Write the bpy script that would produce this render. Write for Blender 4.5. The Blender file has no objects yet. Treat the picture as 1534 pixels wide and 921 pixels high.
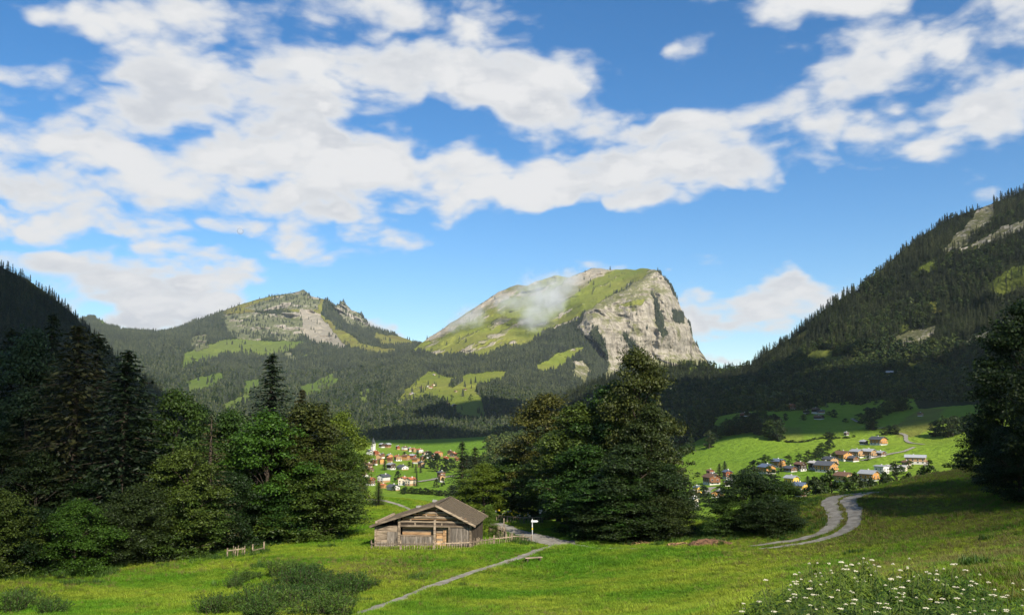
import bpy, math, random
import numpy as np
from mathutils import Vector, Matrix
random.seed(5); rng = np.random.default_rng(5)
R = math.radians
scene = bpy.context.scene
col = scene.collection

# ------------------------------------------------------------------ camera
FPX, CXP, CYP, HORIZON = 1328.0, 767.0, 460.5, 610.0      # lens of the photograph, in its own pixels
PITCH = math.atan((HORIZON - CYP) / FPX)
cam = bpy.data.cameras.new('camera')
cam.sensor_width = 36.0; cam.lens = 36.0 * FPX / 1534.0
cam.clip_start = 0.5; cam.clip_end = 60000
camo = bpy.data.objects.new('camera', cam); col.objects.link(camo)
camo.rotation_euler = (R(90) + PITCH, 0, 0)
scene.camera = camo

def rays(px, py):
    """world direction (x, y, z) per unit of y for photo pixels"""
    px = np.asarray(px, float); py = np.asarray(py, float)
    a = (px - CXP) / FPX; b = (CYP - py) / FPX
    c, s = math.cos(PITCH), math.sin(PITCH)
    y = c - b * s; z = s + b * c
    return a / y, z / y
def at(px, py, Y):
    a, z = rays(px, py)
    return np.stack([a * Y, np.asarray(Y, float) + 0 * a, z * Y], -1)
def unit(v):
    v = np.asarray(v, float); return v / np.linalg.norm(v)

# ------------------------------------------------------------------ light
SUN_EL, SUN_AZ = 37.0, 153.0       # azimuth clockwise from +Y
TO_SUN = Vector((math.sin(R(SUN_AZ)) * math.cos(R(SUN_EL)), math.cos(R(SUN_AZ)) * math.cos(R(SUN_EL)), math.sin(R(SUN_EL))))
sun = bpy.data.lights.new('sun', 'SUN'); sun.energy = 5.0; sun.angle = R(0.53); sun.color = (1.0, 0.93, 0.80)
suno = bpy.data.objects.new('sun', sun); col.objects.link(suno)
suno.rotation_euler = TO_SUN.to_track_quat('Z', 'Y').to_euler(); suno.location = (0, 0, 300)

world = bpy.data.worlds.new('World'); scene.world = world; world.use_nodes = True
NT = world.node_tree; NT.nodes.clear()
class G:
    """tiny node-graph helper"""
    def __init__(self, nt): self.nt = nt
    def n(self, typ, ins=None, **kw):
        nd = self.nt.nodes.new(typ)
        for k, v in kw.items(): setattr(nd, k, v)
        for k, v in (ins or {}).items():
            sk = nd.inputs[k]
            if isinstance(v, bpy.types.NodeSocket): self.nt.links.new(v, sk)
            elif v is not None: sk.default_value = v
        return nd
    def math(self, op, a, b=None, c=None, clamp=False):
        nd = self.n('ShaderNodeMath', {0: a, 1: b, 2: c}, operation=op); nd.use_clamp = clamp
        return nd.outputs[0]
    def vec(self, op, a, b=None, c=None, out=0):
        nd = self.n('ShaderNodeVectorMath', {0: a, 1: b}, operation=op)
        if c is not None:
            if isinstance(c, bpy.types.NodeSocket): self.nt.links.new(c, nd.inputs[2])
            else: nd.inputs[2].default_value = c
        return nd.outputs[out]
    def noise(self, vec, scale, detail=4, rough=.55, dist=0, out=0, lac=2.0):
        return self.n('ShaderNodeTexNoise', {'Vector': vec, 'Scale': scale, 'Detail': detail, 'Roughness': rough, 'Lacunarity': lac, 'Distortion': dist}).outputs[out]
    def ramp(self, f, a, b, lo=0.0, hi=1.0, mode='SMOOTHSTEP'):
        return self.n('ShaderNodeMapRange', {0: f, 1: a, 2: b, 3: lo, 4: hi}, interpolation_type=mode).outputs[0]
    def mix(self, f, a, b, mode='MIX'):
        nd = self.n('ShaderNodeMix', {0: f, 6: a, 7: b}, data_type='RGBA', blend_type=mode)
        return nd.outputs[2]
g = G(NT)
tc = g.n('ShaderNodeTexCoord').outputs['Generated']
sky = g.n('ShaderNodeTexSky', sky_type='NISHITA'); sky.sun_disc = False
sky.sun_elevation = R(SUN_EL); sky.sun_rotation = R(SUN_AZ); sky.altitude = 800
sky.air_density = 1.0; sky.dust_density = 0.35; sky.ozone_density = 3.2
SKY = 0.080
# cumulus decks: fractal density over the whole vault, thicker and thinner banks by direction
sepd = g.n('ShaderNodeSeparateXYZ', {0: tc})
zc = g.math('MAXIMUM', sepd.outputs[2], 0.0)
flat = g.n('ShaderNodeCombineXYZ', {0: sepd.outputs[0], 1: sepd.outputs[1], 2: 0.0}).outputs[0]
inv = g.math('DIVIDE', 1.0, g.math('ADD', zc, 0.40))
deck = g.vec('SCALE', flat); deck.node.inputs['Scale'].default_value = 1.0
NT.links.new(inv, deck.node.inputs['Scale'])
deck = g.vec('ADD', deck, g.vec('MULTIPLY', tc, (0, 0, 2.2)))
warp = g.vec('SUBTRACT', g.noise(tc, 7.0, 3, .6, out=1), (.5, .5, .5))
wdir = g.vec('MULTIPLY_ADD', warp, (.16, .16, .10), tc)
acc = neg = None
BANKS = [  # px, py, half-width px, half-height px, weight
 (90,160,190,80,.95),(290,150,210,90,.95),(430,175,190,80,.9),(120,265,170,60,.75),(300,235,200,45,.75),(540,255,210,55,1.),(650,265,120,45,.8),(480,330,110,60,.9),(540,360,100,26,.8),
 (460,395,50,22,.5),(330,25,130,42,.8),(480,60,190,50,.9),(590,95,120,42,.8),(560,15,130,30,.7),(790,130,150,55,1.),(880,170,130,55,1.),(960,210,160,50,1.),(1080,245,130,48,1.),(890,260,190,55,1.),(800,300,180,36,.95),(960,305,130,34,.9),(1060,280,90,30,.8),
 (710,330,80,24,.7),(640,340,60,18,.6),(250,350,40,10,.5),(20,330,60,22,.6),(60,290,120,28,.6),(260,300,120,30,.6),
 (1180,150,120,34,.75),(1280,110,110,45,.8),(1370,60,110,38,.8),(1230,195,50,55,.65),(1310,195,60,24,.55),(1240,10,100,36,.85),(1490,150,80,36,.95),(1440,115,70,30,.5),(1385,220,50,24,.7),(1350,245,50,18,.45),(1528,30,40,60,.7),(1030,75,40,30,.55),(770,25,90,34,.5),
 (390,320,150,45,.8),(500,365,120,40,.8),(110,310,160,45,.8),(200,425,240,50,1.),(330,400,170,34,.95),(60,400,140,36,.85),(200,475,260,34,1.),(590,495,80,18,.9),(1110,465,130,36,1.),(1200,440,120,26,.8),(1095,530,40,14,.7),(20,100,40,30,.5),(180,20,140,34,.6),(420,110,140,40,.7),(700,70,90,50,.55),(1160,230,70,40,.6),
 # open blue
 (90,45,110,45,-.7),(330,105,90,18,-.35),(1000,120,160,50,-.8),(900,60,130,60,-.6),(640,190,40,55,-.6),(950,360,420,40,-.9),(1250,330,170,75,-1.),(600,420,260,45,-.9),(750,470,130,60,-.8),(300,362,170,12,-.3),(1440,240,60,50,-.4),(130,352,150,14,-.4),(1130,90,100,50,-.5),(560,185,40,50,-.3),(1160,340,140,60,-.9)]
for (px, py, rx, ry, wgt) in BANKS:
    a, z = rays(px, py); d = unit([a, 1.0, z])
    dl = math.sqrt(a * a + 1 + z * z)
    s = (FPX / rx, FPX / rx * .5, FPX / ry)
    L = g.vec('MULTIPLY_ADD', wdir, s, tuple(-d[i] * s[i] for i in range(3)))
    L = g.vec('LENGTH', L, out=1)
    w = g.ramp(L, 1.45, 0.15, 0.0, abs(wgt))
    if wgt > 0: acc = w if acc is None else g.math('MAXIMUM', acc, w)
    else: neg = w if neg is None else g.math('MAXIMUM', neg, w)
acc = g.math('SUBTRACT', acc, neg)
big = g.noise(deck, 1.15, 2, .5)
bil = g.n('ShaderNodeTexVoronoi', {'Vector': g.vec('MULTIPLY_ADD', warp, (.22, .22, .22), deck), 'Scale': 9.0, 'Detail': 2.0, 'Roughness': .5}, feature='F1').outputs[0]
f1 = g.math('ADD', g.noise(deck, 5.2, 10, .58, 0.1), g.math('MULTIPLY', g.math('SUBTRACT', .62, bil), .30))
f1b = g.noise(g.vec('ADD', deck, (0.02, -0.05, 0.16)), 5.2, 6, .58, 0.1)
dens = g.math('ADD', g.math('MULTIPLY', acc, .92), g.math('MULTIPLY', g.math('SUBTRACT', f1, .5), 3.0))
dens = g.math('ADD', dens, g.math('MULTIPLY', g.math('SUBTRACT', big, .5), .4))
alpha = g.ramp(dens, -0.20, 0.66)
alpha = g.math('MULTIPLY', alpha, g.ramp(sepd.outputs[2], -.02, .03))
thick = g.ramp(dens, 0.3, 1.0)
relief = g.ramp(g.math('SUBTRACT', f1b, f1), -.11, .11)  # bright tops and grey undersides painted into the cloud colour
lit = g.mix(relief, (.46, .46, .465, 1), (.33, .345, .375, 1))
ccol = g.mix(g.math('MULTIPLY', thick, .85), (.45, .455, .46, 1), lit)
skyh = g.n('ShaderNodeHueSaturation', {'Saturation': 1.28, 'Color': sky.outputs[0]}).outputs[0]
skyc = g.vec('SCALE', skyh); skyc.node.inputs['Scale'].default_value = SKY
out = g.mix(alpha, skyc, ccol)
bg = g.n('ShaderNodeBackground', {0: out, 1: 1.0})
wo = g.n('ShaderNodeOutputWorld', {0: bg.outputs[0]})
world.cycles.sampling_method = 'MANUAL'; world.cycles.sample_map_resolution = 512

scene.cycles.volume_bounces = 3; scene.cycles.max_bounces = 8; scene.cycles.transparent_max_bounces = 8
vs = scene.view_settings
vs.view_transform = 'Standard'; vs.look = 'None'; vs.exposure = 0.88; vs.gamma = 1.0; vs.use_curve_mapping = False

# ------------------------------------------------------------------ numeric helpers
def _hash(ix, iy, iz, seed):
    h = (ix.astype(np.uint64) * np.uint64(374761393) + iy.astype(np.uint64) * np.uint64(668265263)
         + iz.astype(np.uint64) * np.uint64(2147483647) + np.uint64(seed) * np.uint64(1274126177))
    h = (h ^ (h >> np.uint64(13))) * np.uint64(1274126177)
    h = h ^ (h >> np.uint64(16))
    return (h & np.uint64(0xFFFF)).astype(float) / 65535.0
def vnoise(p, seed=0):
    p = np.asarray(p, float) + 4096.0
    i = np.floor(p).astype(np.int64); f = p - i; f = f * f * (3 - 2 * f)
    o = 0
    for dx in (0, 1):
        for dy in (0, 1):
            for dz in (0, 1):
                w = (f[..., 0] if dx else 1 - f[..., 0]) * (f[..., 1] if dy else 1 - f[..., 1]) * (f[..., 2] if dz else 1 - f[..., 2])
                o = o + w * _hash(i[..., 0] + dx, i[..., 1] + dy, i[..., 2] + dz, seed)
    return o * 2 - 1
def fbm(p, octv=5, seed=0, gain=.5, ridged=False):
    p = np.asarray(p, float); o = 0; a = 1.0; t = 0
    for k in range(octv):
        v = vnoise(p * 2 ** k, seed + k * 17)
        if ridged: v = 1 - 2 * np.abs(v)
        o = o + a * v; t += a; a *= gain
    return o / t
def p3(x, y, z=0.0):
    x, y, z = np.broadcast_arrays(np.asarray(x, float), np.asarray(y, float), np.asarray(z, float))
    return np.stack([x, y, z], -1)
class RBF:
    def __init__(self, pts, vals, scale, c=.06):
        self.s = np.asarray(scale, float); P = np.asarray(pts, float) / self.s; self.P = P; self.c = c
        n = len(P); d = np.sqrt(((P[:, None] - P[None]) ** 2).sum(-1) + c * c)
        A = np.zeros((n + 3, n + 3)); A[:n, :n] = d; A[:n, n] = 1; A[:n, n + 1:] = P; A[n, :n] = 1; A[n + 1:, :n] = P.T
        b = np.zeros(n + 3); b[:n] = vals
        self.w = np.linalg.lstsq(A, b, rcond=None)[0]
    def __call__(self, x, y):
        x, y = np.broadcast_arrays(np.asarray(x, float), np.asarray(y, float))
        q = np.stack([x, y], -1) / self.s; n = len(self.P)
        o = self.w[n] + q @ self.w[n + 1:]
        for k in range(n):
            o = o + self.w[k] * np.sqrt((q[..., 0] - self.P[k, 0]) ** 2 + (q[..., 1] - self.P[k, 1]) ** 2 + self.c ** 2)
        return o
def inpoly(px, py, poly):
    r = np.zeros(np.shape(px), bool); n = len(poly)
    for i in range(n):
        (x1, y1), (x2, y2) = poly[i], poly[(i + 1) % n]
        c = ((y1 > py) != (y2 > py))
        xx = (x2 - x1) * (py - y1) / ((y2 - y1) if y2 != y1 else 1e-9) + x1
        r ^= c & (px < xx)
    return r
def smooth(a, b, x):
    t = np.clip((x - a) / (b - a), 0, 1); return t * t * (3 - 2 * t)

# ------------------------------------------------------------------ mesh helpers
def mesh_np(name, V, F, mat=None, smooth_=False):
    """V (n,3), F (m,k) integer array, or a list of such arrays"""
    Fs = F if isinstance(F, list) else [F]
    Fs = [np.asarray(f, np.int64) for f in Fs if len(f)]
    me = bpy.data.meshes.new(name)
    V = np.asarray(V, np.float32)
    me.vertices.add(len(V)); me.vertices.foreach_set('co', V.ravel())
    tot = np.concatenate([np.full(len(f), f.shape[1]) for f in Fs]); li = np.concatenate([f.ravel() for f in Fs])
    me.loops.add(len(li)); me.loops.foreach_set('vertex_index', li.astype(np.int32))
    st = np.concatenate([[0], np.cumsum(tot)[:-1]])
    me.polygons.add(len(tot)); me.polygons.foreach_set('loop_start', st.astype(np.int32))
    try: me.polygons.foreach_set('loop_total', tot.astype(np.int32))
    except Exception: pass
    me.polygons.foreach_set('use_smooth', np.full(len(tot), bool(smooth_)))
    me.update(calc_edges=True); me.validate()
    if mat: me.materials.append(mat)
    return me
def link(name, me, parent=None, loc=None, rz=None):
    o = bpy.data.objects.new(name, me); col.objects.link(o)
    if parent is not None: o.parent = parent
    if loc is not None: o.location = loc
    if rz is not None: o.rotation_euler = (0, 0, rz)
    return o
def tag(o, label=None, cat=None, group=None, kind=None):
    if label: o['label'] = label
    if cat: o['category'] = cat
    if group: o['group'] = group
    if kind: o['kind'] = kind
    return o
def empty(name, loc, rz=0): return link(name, None, None, loc, rz)
def copy_tree(o, parent=None):
    c = o.copy(); col.objects.link(c); c.parent = parent
    for ch in list(o.children): copy_tree(ch, c)
    return c
class MB:
    def __init__(self): self.V = []; self.Q = []; self.T = []
    def add(self, v, q=(), t=()):
        b = len(self.V); self.V += [tuple(x) for x in v]
        self.Q += [tuple(i + b for i in f) for f in q]; self.T += [tuple(i + b for i in f) for f in t]
    def box(self, c, s, rot=None, jit=0):
        hx, hy, hz = s[0] / 2, s[1] / 2, s[2] / 2; vs_ = []
        for x, y, z in ((-1,-1,-1),(1,-1,-1),(1,1,-1),(-1,1,-1),(-1,-1,1),(1,-1,1),(1,1,1),(-1,1,1)):
            v = Vector((x * hx + random.uniform(-jit, jit), y * hy + random.uniform(-jit, jit), z * hz + random.uniform(-jit, jit)))
            if rot is not None: v = rot @ v
            vs_.append((v.x + c[0], v.y + c[1], v.z + c[2]))
        self.add(vs_, [(0,3,2,1),(4,5,6,7),(0,1,5,4),(1,2,6,5),(2,3,7,6),(3,0,4,7)]); return self
    def bar(self, a, b, w, h=None):
        a = Vector(a); b = Vector(b); d = b - a; h = h or w
        q = d.to_track_quat('Y', 'Z'); return self.box((a + b) / 2, (w, d.length, h), q)
    def tube(self, pts, rad, k=7, cap=True):
        n = len(pts); b = []; P = [Vector(p) for p in pts]
        for i in range(n):
            d = (P[min(i + 1, n - 1)] - P[max(i - 1, 0)]).normalized(); q = d.to_track_quat('Z', 'Y')
            for j in range(k):
                a = 2 * math.pi * j / k; b.append(P[i] + q @ Vector((math.cos(a) * rad[i], math.sin(a) * rad[i], 0)))
        qs = [(i * k + j, i * k + (j + 1) % k, (i + 1) * k + (j + 1) % k, (i + 1) * k + j) for i in range(n - 1) for j in range(k)]
        ts = []
        if cap:
            b.append(P[-1]); m = len(b) - 1; ts = [((n - 1) * k + j, (n - 1) * k + (j + 1) % k, m) for j in range(k)]
        self.add(b, qs, ts); return self
    def mesh(self, name, mat=None, smooth_=False):
        return mesh_np(name, np.array(self.V), [np.array(self.Q).reshape(-1, 4), np.array(self.T).reshape(-1, 3)], mat, smooth_)
    def build(self, name, mat, parent=None, smooth_=False): return link(name, self.mesh(name, mat, smooth_), parent)

# ------------------------------------------------------------------ materials
def newmat(name):
    m = bpy.data.materials.new(name); m.use_nodes = True; m.node_tree.nodes.clear(); return m, G(m.node_tree)
def fin(g, color, rough=.85, bump=None, bstr=.5, bdist=.1, spec=.2, metal=0):
    ins = {'Base Color': color, 'Roughness': rough, 'Specular IOR Level': spec, 'Metallic': metal}
    if bump is not None:
        ins['Normal'] = g.n('ShaderNodeBump', {'Height': bump, 'Strength': bstr, 'Distance': bdist}).outputs[0]
    b = g.n('ShaderNodeBsdfPrincipled', ins)
    g.n('ShaderNodeOutputMaterial', {0: b.outputs[0]})
def c4(c): return (c[0], c[1], c[2], 1.0)
def pmat(name, c1, c2, scale=3.0, rough=.85, bump=.3, stretch=(1, 1, 1), rnd=.25, spec=.2):
    m, g = newmat(name)
    v = g.vec('MULTIPLY', g.n('ShaderNodeTexCoord').outputs['Object'], stretch)
    oi = g.n('ShaderNodeObjectInfo').outputs['Random']
    v = g.vec('ADD', v, g.vec('SCALE', (13., 7., 5.))); v.node.inputs[1].links[0].from_node.inputs['Scale'].default_value = 1
    g.nt.links.new(oi, v.node.inputs[1].links[0].from_node.inputs['Scale'])
    n = g.noise(v, scale, 6, .65)
    c = g.mix(g.ramp(n, .32, .68), c4(c1), c4(c2))
    c = g.n('ShaderNodeHueSaturation', {'Value': g.ramp(oi, 0, 1, 1 - rnd, 1 + rnd, 'LINEAR'), 'Color': c}).outputs[0]
    fin(g, c, rough, n, bump, .05, spec); return m
def leafmat(name, c1, c2, trans=.35, hue=.03, val=.35, objval=.18, patch=0):
    m, g = newmat(name)
    isl = g.n('ShaderNodeNewGeometry').outputs['Random Per Island']; oi = g.n('ShaderNodeObjectInfo').outputs['Random']
    c = g.mix(isl, c4(c1), c4(c2))
    c = g.n('ShaderNodeHueSaturation', {'Hue': g.ramp(oi, 0, 1, .5 - hue, .5 + hue, 'LINEAR'), 'Value': g.math('MULTIPLY', g.ramp(isl, 0, 1, 1 - val, 1 + val, 'LINEAR'), g.ramp(oi, 0, 1, 1 + objval, 1 - objval, 'LINEAR')), 'Color': c}).outputs[0]
    if patch:
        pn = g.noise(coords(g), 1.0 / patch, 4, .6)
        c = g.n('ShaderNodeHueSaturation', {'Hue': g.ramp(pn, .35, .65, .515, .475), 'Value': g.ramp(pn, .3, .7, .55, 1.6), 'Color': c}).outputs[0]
    d = g.n('ShaderNodeBsdfPrincipled', {'Base Color': c, 'Roughness': .55, 'Specular IOR Level': .25})
    t = g.n('ShaderNodeBsdfTranslucent', {'Color': g.n('ShaderNodeHueSaturation', {'Hue': .485, 'Saturation': 1.1, 'Value': 1.5, 'Color': c}).outputs[0]})
    mx = g.n('ShaderNodeMixShader', {0: trans, 1: d.outputs[0], 2: t.outputs[0]})
    g.n('ShaderNodeOutputMaterial', {0: mx.outputs[0]}); return m
def coords(g): return g.n('ShaderNodeNewGeometry').outputs['Position']
def attr(g, name): return g.n('ShaderNodeAttribute', attribute_name=name).outputs['Color']

def terrain_mat(name, grass, grass2, rock, rock2, floor, size, mow=0):
    """land cover from the vertex attribute 'cover': R wood floor, G rock, B dry grass; edges broken by noise"""
    m, g = newmat(name)
    P = coords(g); S = g.n('ShaderNodeSeparateColor', {0: attr(g, 'cover')})
    n1 = g.noise(P, 1.0 / size, 8, .62); n2 = g.noise(P, 6.0 / size, 6, .6); n3 = g.noise(P, .16 / size, 4, .5)
    br = g.math('MULTIPLY', g.math('SUBTRACT', n1, .5), .9)
    def msk(s): return g.ramp(g.math('ADD', s, br), .38, .62)
    gc = g.mix(g.ramp(n3, .35, .65), c4(grass), c4(grass2))
    gc = g.mix(g.math('MULTIPLY', g.ramp(n2, .45, .7), .35), gc, c4([x * .55 for x in grass]))
    dry = g.mix(g.ramp(n1, .3, .7), (.17, .17, .035, 1), (.12, .095, .03, 1))
    gc = g.mix(g.math('MULTIPLY', S.outputs[2], .85), gc, dry)
    st = g.noise(g.vec('MULTIPLY', P, (1, 1, .28)), 3.2 / size, 9, .68)
    bands = g.noise(g.vec('MULTIPLY', P, (.18, .18, 1.6)), 2.2 / size, 5, .6)
    rc = g.mix(g.ramp(st, .35, .62), c4(rock2), c4(rock))
    rc = g.mix(g.math('MULTIPLY', g.ramp(bands, .5, .68), .5), rc, c4([x * .45 for x in rock2]))
    nz = g.n('ShaderNodeSeparateXYZ', {0: g.n('ShaderNodeNewGeometry').outputs['Normal']}).outputs[2]
    ledge = g.ramp(g.math('ADD', nz, g.math('MULTIPLY', g.math('SUBTRACT', n2, .5), 1.5)), .55, .95)
    rc = g.mix(g.math('MULTIPLY', ledge, .8), rc, c4([x * .75 for x in grass2]))
    rc = g.mix(g.math('MULTIPLY', g.ramp(n1, .54, .66), .75), rc, c4([x * .6 for x in grass2]))
    rc = g.mix(g.math('MULTIPLY', g.ramp(S.outputs[2], .1, .35), .8), rc, g.mix(g.ramp(st, .3, .7), (.40, .35, .285, 1), (.29, .25, .20, 1)))
    c = g.mix(msk(S.outputs[1]), gc, rc)
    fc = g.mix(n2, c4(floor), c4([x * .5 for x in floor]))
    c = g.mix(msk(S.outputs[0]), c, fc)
    fin(g, c, .95, g.math('ADD', g.math('MULTIPLY', st, g.ramp(S.outputs[1], .2, .8)), g.math('MULTIPLY', n2, .35)), .9, size * .35, .05); return m

# ------------------------------------------------------------------ far terrain
def poly_at(line, x):
    l = np.array(line, float); return np.interp(x, l[:, 0], l[:, 1])
def sheet(name, px0, px1, nu, nv, ridge, base, ctrl, relief, mat, cover, back=(600, 500, 14), rj=1.2, seed=1, vpow=1.0):
    u = np.linspace(px0, px1, nu); v = np.linspace(0, 1, nv) ** vpow
    ry = poly_at(ridge, u) + rj * fbm(p3(u / 14., seed), 4, seed) ; by = poly_at(base, u)
    PX = np.repeat(u[None], nv, 0); PY = by[None] + (ry - by)[None] * v[:, None]
    c = np.array(ctrl, float); D = RBF(c[:, :2], np.log(c[:, 2]), (500., 250.))
    dep = np.exp(D(PX, PY))
    W = at(PX, PY, dep)
    dep = dep + relief(PX, PY, W) 
    W = at(PX, PY, dep)
    # far side, falling away behind the ridge
    bd, bz, nb = back; rows = [W]; top = W[-1]
    t = np.linspace(0, 1, nb + 1)[1:, None, None]
    bk = np.repeat(top[None], nb, 0).copy()
    sc_ = 1 + (bd / top[:, 1])[None, :, None] * t
    bk[..., :2] = bk[..., :2] * sc_[..., :1].repeat(2, -1)
    bk[..., 2] = top[None, :, 2] - bz * (t[..., 0] ** 1.2) + bz * .04 * fbm(bk / 120., 4, seed + 3) * np.minimum(1, t[..., 0] * 4)
    G3 = np.concatenate([W, bk], 0); n2 = len(G3)
    idx = np.arange(n2 * nu).reshape(n2, nu)
    F = np.stack([idx[:-1, :-1], idx[:-1, 1:], idx[1:, 1:], idx[1:, :-1]], -1).reshape(-1, 4)
    me = mesh_np(name, G3.reshape(-1, 3), F, mat, True)
    jx = 6 * fbm(p3(PX / 16., PY / 10., seed), 5, seed + 9, .6); jy = 4 * fbm(p3(PX / 16., PY / 10., seed + 5), 5, seed + 19, .6)
    C = cover(PX + jx, PY + jy, W)                      # (nv, nu, 3)
    Cb = np.concatenate([C, np.repeat(C[-1:], nb, 0)], 0)
    ca = me.color_attributes.new('cover', 'FLOAT_COLOR', 'POINT')
    ca.data.foreach_set('color', np.concatenate([Cb, np.ones(Cb.shape[:2] + (1,))], -1).astype(np.float32).ravel())
    o = link(name, me)
    tag(o, kind='structure')
    return dict(o=o, G=G3, C=Cb, nv=nv, PX=PX, PY=PY)
def cover_of(px, py, default, items):
    C = np.zeros(px.shape + (3,)); C[...] = default
    for val, poly in items: C[inpoly(px, py, poly)] = val
    return C
FOR, ROCK, GRS, DRY = (1, 0, 0), (0, 1, 0), (0, 0, 0), (0, 0, 1)

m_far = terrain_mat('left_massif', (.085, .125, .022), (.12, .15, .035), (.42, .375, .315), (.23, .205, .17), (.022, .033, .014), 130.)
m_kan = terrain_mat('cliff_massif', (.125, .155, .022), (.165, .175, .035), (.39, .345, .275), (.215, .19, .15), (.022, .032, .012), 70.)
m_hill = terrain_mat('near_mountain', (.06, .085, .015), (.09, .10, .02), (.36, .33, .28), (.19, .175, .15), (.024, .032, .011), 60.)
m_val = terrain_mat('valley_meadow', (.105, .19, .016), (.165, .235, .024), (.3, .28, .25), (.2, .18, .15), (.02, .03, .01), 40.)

# broad shoulder of the massif on the far side of the valley
def rel_far(PX, PY, W):
    t = smooth(690, 470, PY)
    return (260 * fbm(W / 900., 5, 3) + 150 * fbm(W * (1 / 260., 1 / 260., 1 / 700.), 4, 8, ridged=True)) * (.25 + .75 * t)
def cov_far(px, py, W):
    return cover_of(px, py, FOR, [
        (DRY, [(330,468),(370,452),(415,440),(453,433),(482,446),(478,470),(440,468),(400,462),(360,474)]),
        (ROCK, [(365,462),(400,449),(430,440),(455,434),(478,446),(472,462),(430,462),(390,466)]),
        (ROCK, [(330,470),(452,468),(458,505),(430,512),(400,505),(370,512),(345,505)]),
        ((0, 1, .4), [(446,460),(470,466),(500,486),(546,517),(508,523),(478,515),(460,509),(452,490)]),
        (DRY, [(478,470),(505,490),(545,515),(600,525),(560,530),(520,520)]),
        (ROCK, [(500,458),(513,450),(530,465),(548,478),(560,495),(540,490),(518,482),(508,470)]),
        (GRS, [(268,552),(278,530),(300,520),(335,510),(380,508),(430,512),(462,512),(440,524),(415,530),(385,534),(345,528),(318,536),(290,545)]),
        (ROCK, [(284,505),(310,500),(312,520),(296,527),(284,522)]), (ROCK, [(258,520),(272,524),(270,535),(258,528)]),
        (GRS, [(448,578),(470,572),(498,558),(512,562),(508,576),(480,592),(456,594)]), (GRS, [(535,590),(558,582),(548,604),(536,605)]),
        (GRS, [(278,572),(300,565),(330,560),(345,570),(325,575),(300,588),(285,592)]), (GRS, [(362,570),(386,568),(388,584),(366,592)]), (GRS, [(325,608),(372,590),(385,600),(340,618)]),
        (GRS, [(138,470),(160,478),(170,492),(150,488)]), (ROCK, [(424,530),(434,527),(448,540),(430,544)]), (GRS, [(450,530),(465,530),(460,542)]),
        (DRY, [(560,498),(600,502),(625,515),(590,520),(560,510)])])
far = sheet('mountain', 60, 700, 420, 190,
    [(60,470),(110,482),(135,474),(150,478),(165,488),(190,494),(225,496),(250,497),(300,478),(350,460),(385,448),(420,441),(446,437),(455,434),(466,443),(490,449),(503,459),(513,450),(527,465),(541,470),(556,489),(590,500),(625,514),(655,523),(700,540)],
    [(60,690),(700,700)],
    [(60,690,1500),(200,680,1500),(350,690,1500),(500,690,1500),(620,700,1500),(700,700,1600),(100,600,2600),(250,620,2300),(400,620,2400),(550,620,2600),(680,600,2800),
     (150,550,3800),(300,560,3900),(450,570,3900),(560,560,4000),(660,540,4400),(140,490,5600),(250,505,5400),(350,500,5600),(420,500,5700),(480,500,5900),(560,510,5700),(640,520,5200),
     (140,474,7000),(250,495,6500),(300,478,6600),(380,450,6800),(453,434,7000),(513,450,6900),(556,489,6600),(625,514,6000),(700,540,5600)],
    rel_far, m_far, cov_far, back=(1500, 900, 10), seed=4)

CLIFF = [(864,492),(878,468),(905,448),(930,436),(958,420),(984,403),(1003,425),(1020,460),(1036,490),(1042,515),(1070,545),(1070,580),(905,580),(912,545),(903,530),(890,512)]
def rel_kan(PX, PY, W):
    t = smooth(690, 520, PY); cl = inpoly(PX, PY, CLIFF).astype(float)
    # soften the mask along columns
    for _ in range(6): cl[:, 1:-1] = (cl[:, :-2] + 2 * cl[:, 1:-1] + cl[:, 2:]) / 4; cl[1:-1] = (cl[:-2] + 2 * cl[1:-1] + cl[2:]) / 4
    lower = (120 * fbm(W / 500., 5, 13) + 70 * fbm(W / 180., 4, 18, ridged=True)) * (.3 + .7 * t)
    # tilted strata of the grass flank
    s = (W[..., 2] - .30 * W[..., 0]) / 60.
    strata = 38 * fbm(p3(W[..., 0] / 900., W[..., 1] / 900., s), 4, 22, ridged=True)
    cliff = 85 * fbm(W * (1 / 210., 1 / 210., 1 / 620.), 6, 31, .55, ridged=True) + 30 * fbm(W * (1 / 300., 1 / 300., 1 / 40.), 4, 37) + 34 * fbm(W / 55., 5, 39, .6)
    return lower * (1 - cl) + strata * t * (1 - cl) + cliff * cl
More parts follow.
